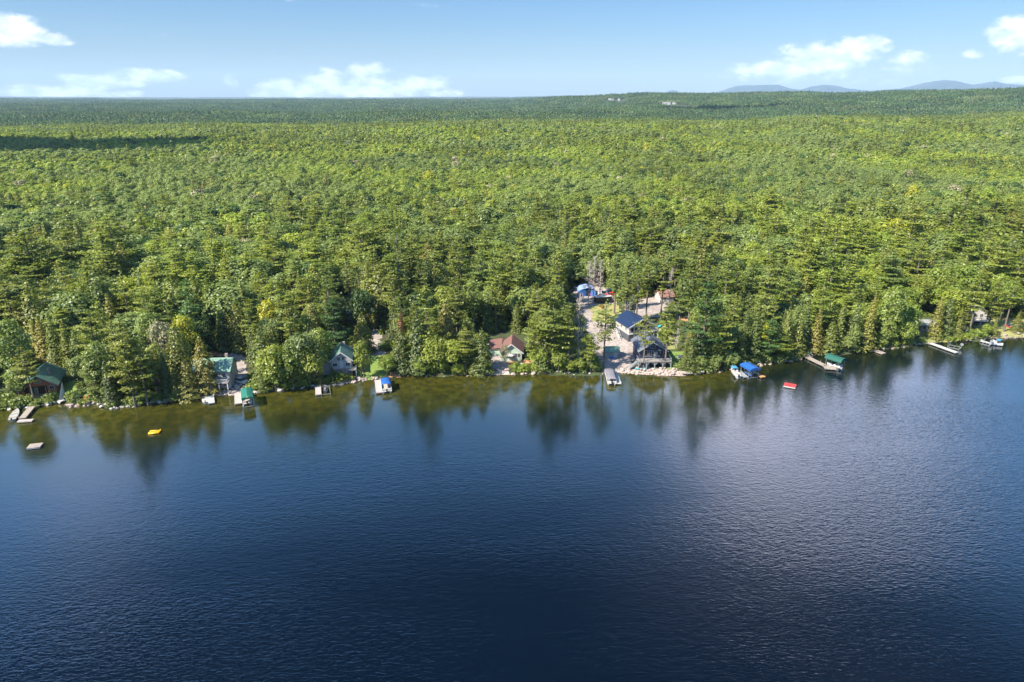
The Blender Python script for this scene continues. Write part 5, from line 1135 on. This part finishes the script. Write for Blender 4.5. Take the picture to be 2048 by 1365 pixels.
# ------------------------------------------------------------------ boulders along the shore
def rock_mesh(seed, m):
    import bmesh
    r = np.random.default_rng(seed); bm = bmesh.new(); bmesh.ops.create_icosphere(bm, subdivisions=2, radius=.5); k = r.normal(size=(5, 3)); k /= np.linalg.norm(k, axis=1, keepdims=True)
    for v in bm.verts:
        p = np.array(v.co)
        for q in k:
            d_ = p @ q; lim = .33
            if d_ > lim: p = p - q * (d_ - lim)
        p = p * (1 + .12 * math.sin(p[0] * 9 + seed) * math.cos(p[1] * 8)) * [1.25, .95, .75]; v.co = p
    me = bpy.data.meshes.new('boulder'); bm.to_mesh(me); bm.free(); me.materials.append(m); return me
RK = [[rock_mesh(10 * j + i, ROCKS[j]) for i in range(4)] for j in range(3)]
shx = [a for a, b in shore_px]; shy = [b for a, b in shore_px]
def rock_run(a, b, n, kind, label, group, lo, hi, depth=(-.4, 1.2)):
    for i in range(n):
        px = a + (b - a) * (i + ri.random()) / n; py = float(np.interp(px, shx, shy)); x = P(px, py)[0]; y = float(S(x)) + ri.uniform(*depth); s = lo + (hi - lo) * ri.random() ** 2
        o = link('boulder', RK[kind][ri.randrange(4)]); o.location = (x, y, max(0, float(ground(x, y))) + s * .12); o.scale = (s * ri.uniform(.8, 1.3), s * ri.uniform(.8, 1.2), s * ri.uniform(.7, 1.1)); o.rotation_euler = (ri.uniform(-.4, .4), ri.uniform(-.4, .4), ri.uniform(0, 6.28)); w_ = 'large' if s > lo + (hi - lo) * .5 else 'medium-sized' if s > lo + (hi - lo) * .12 else 'small'; tag(o, w_ + ' ' + label, 'boulder', w_ + ' ' + group)
rock_run(-5, 120, 12, 1, 'grey boulder at the water below the log cabin', 'boulders below the log cabin', .5, 1.7)
rock_run(127, 190, 20, 0, 'pale pinkish boulder around the beached sailboat', 'boulders by the sailboat', .6, 2.0, (-.6, 3.0))
rock_run(190, 400, 28, 1, 'grey boulder at the water between sailboat and white cottage', 'boulders left of the white cottage', .5, 1.9)
rock_run(400, 500, 22, 0, 'pinkish boulder in the rough wall below the white cottage', 'boulders below the white cottage', .5, 1.2, (-.3, 2.6))
rock_run(510, 650, 22, 1, 'grey boulder along the bank right of the green canopy', 'boulders right of the green canopy', .5, 1.5)
rock_run(652, 755, 36, 0, 'pale boulder edging the water below the grey gabled cottage', 'boulders below the grey cottage', .5, 1.3)
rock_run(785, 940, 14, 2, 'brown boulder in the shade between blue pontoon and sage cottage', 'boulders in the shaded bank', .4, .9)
rock_run(945, 1075, 30, 0, 'pale boulder edging the water below the sage cottage', 'boulders below the sage cottage', .5, 1.5, (-.4, 2.2))
rock_run(1080, 1205, 14, 1, 'grey boulder under the pines left of the grey-covered pontoon', 'boulders left of the covered pontoon', .4, .9)
rock_run(1240, 1272, 18, 0, 'pinkish boulder of the riprap left of the lake house deck', 'riprap left of the deck', .5, 1.2, (-.4, 2.8))
rock_run(1272, 1338, 42, 0, 'pinkish boulder of the riprap in front of the braced deck', 'riprap in front of the deck', .5, 1.3, (-.4, 3.2))
rock_run(1338, 1412, 36, 0, 'pinkish boulder of the riprap around the beached dock sections', 'riprap around the dock sections', .5, 1.3, (-.4, 3.0))
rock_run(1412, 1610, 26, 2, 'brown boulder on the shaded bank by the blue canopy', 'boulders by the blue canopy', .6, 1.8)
rock_run(1740, 1860, 18, 2, 'brown boulder at the stony point near the tiny dock', 'boulders at the stony point', .5, 1.2)
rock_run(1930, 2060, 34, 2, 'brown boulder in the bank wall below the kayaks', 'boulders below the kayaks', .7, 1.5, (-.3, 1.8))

# ------------------------------------------------------------------ clouds high up, out of the picture, whose shadows lie on the forest
def cloud(target, alt, rx, ry, label, seed):
    c = Vector((target[0], target[1], 10)) + SUN * (alt / SUN.z); r = np.random.default_rng(seed); V = []; Fc = []; b = 0
    import bmesh
    bm = bmesh.new()
    for i in range(26):
        th = r.uniform(0, 6.28); q = math.sqrt(r.random()) * .85; s = r.uniform(.16, .32)
        bmesh.ops.create_icosphere(bm, subdivisions=3, radius=1.0, matrix=Matrix.Translation((math.cos(th)*q*rx, math.sin(th)*q*ry, r.uniform(0, 20))) @ Matrix.Diagonal((s*rx*1.3, s*ry*1.3, 40, 1)))
    me = bpy.data.meshes.new('cloud'); bm.to_mesh(me); bm.free(); me.materials.append(mat('cloud_white', (.9, .9, .92), 1.0)); o = link('cloud', me); o.location = c; tag(o, label, 'cloud', None, 'stuff')
cloud((-545, 815), 1500, 210, 75, 'small cumulus overhead whose shade darkens the left forest crest', 1)
cloud((690, 2300), 1800, 220, 36, 'small cumulus overhead whose shade darkens the right forest plain', 2)
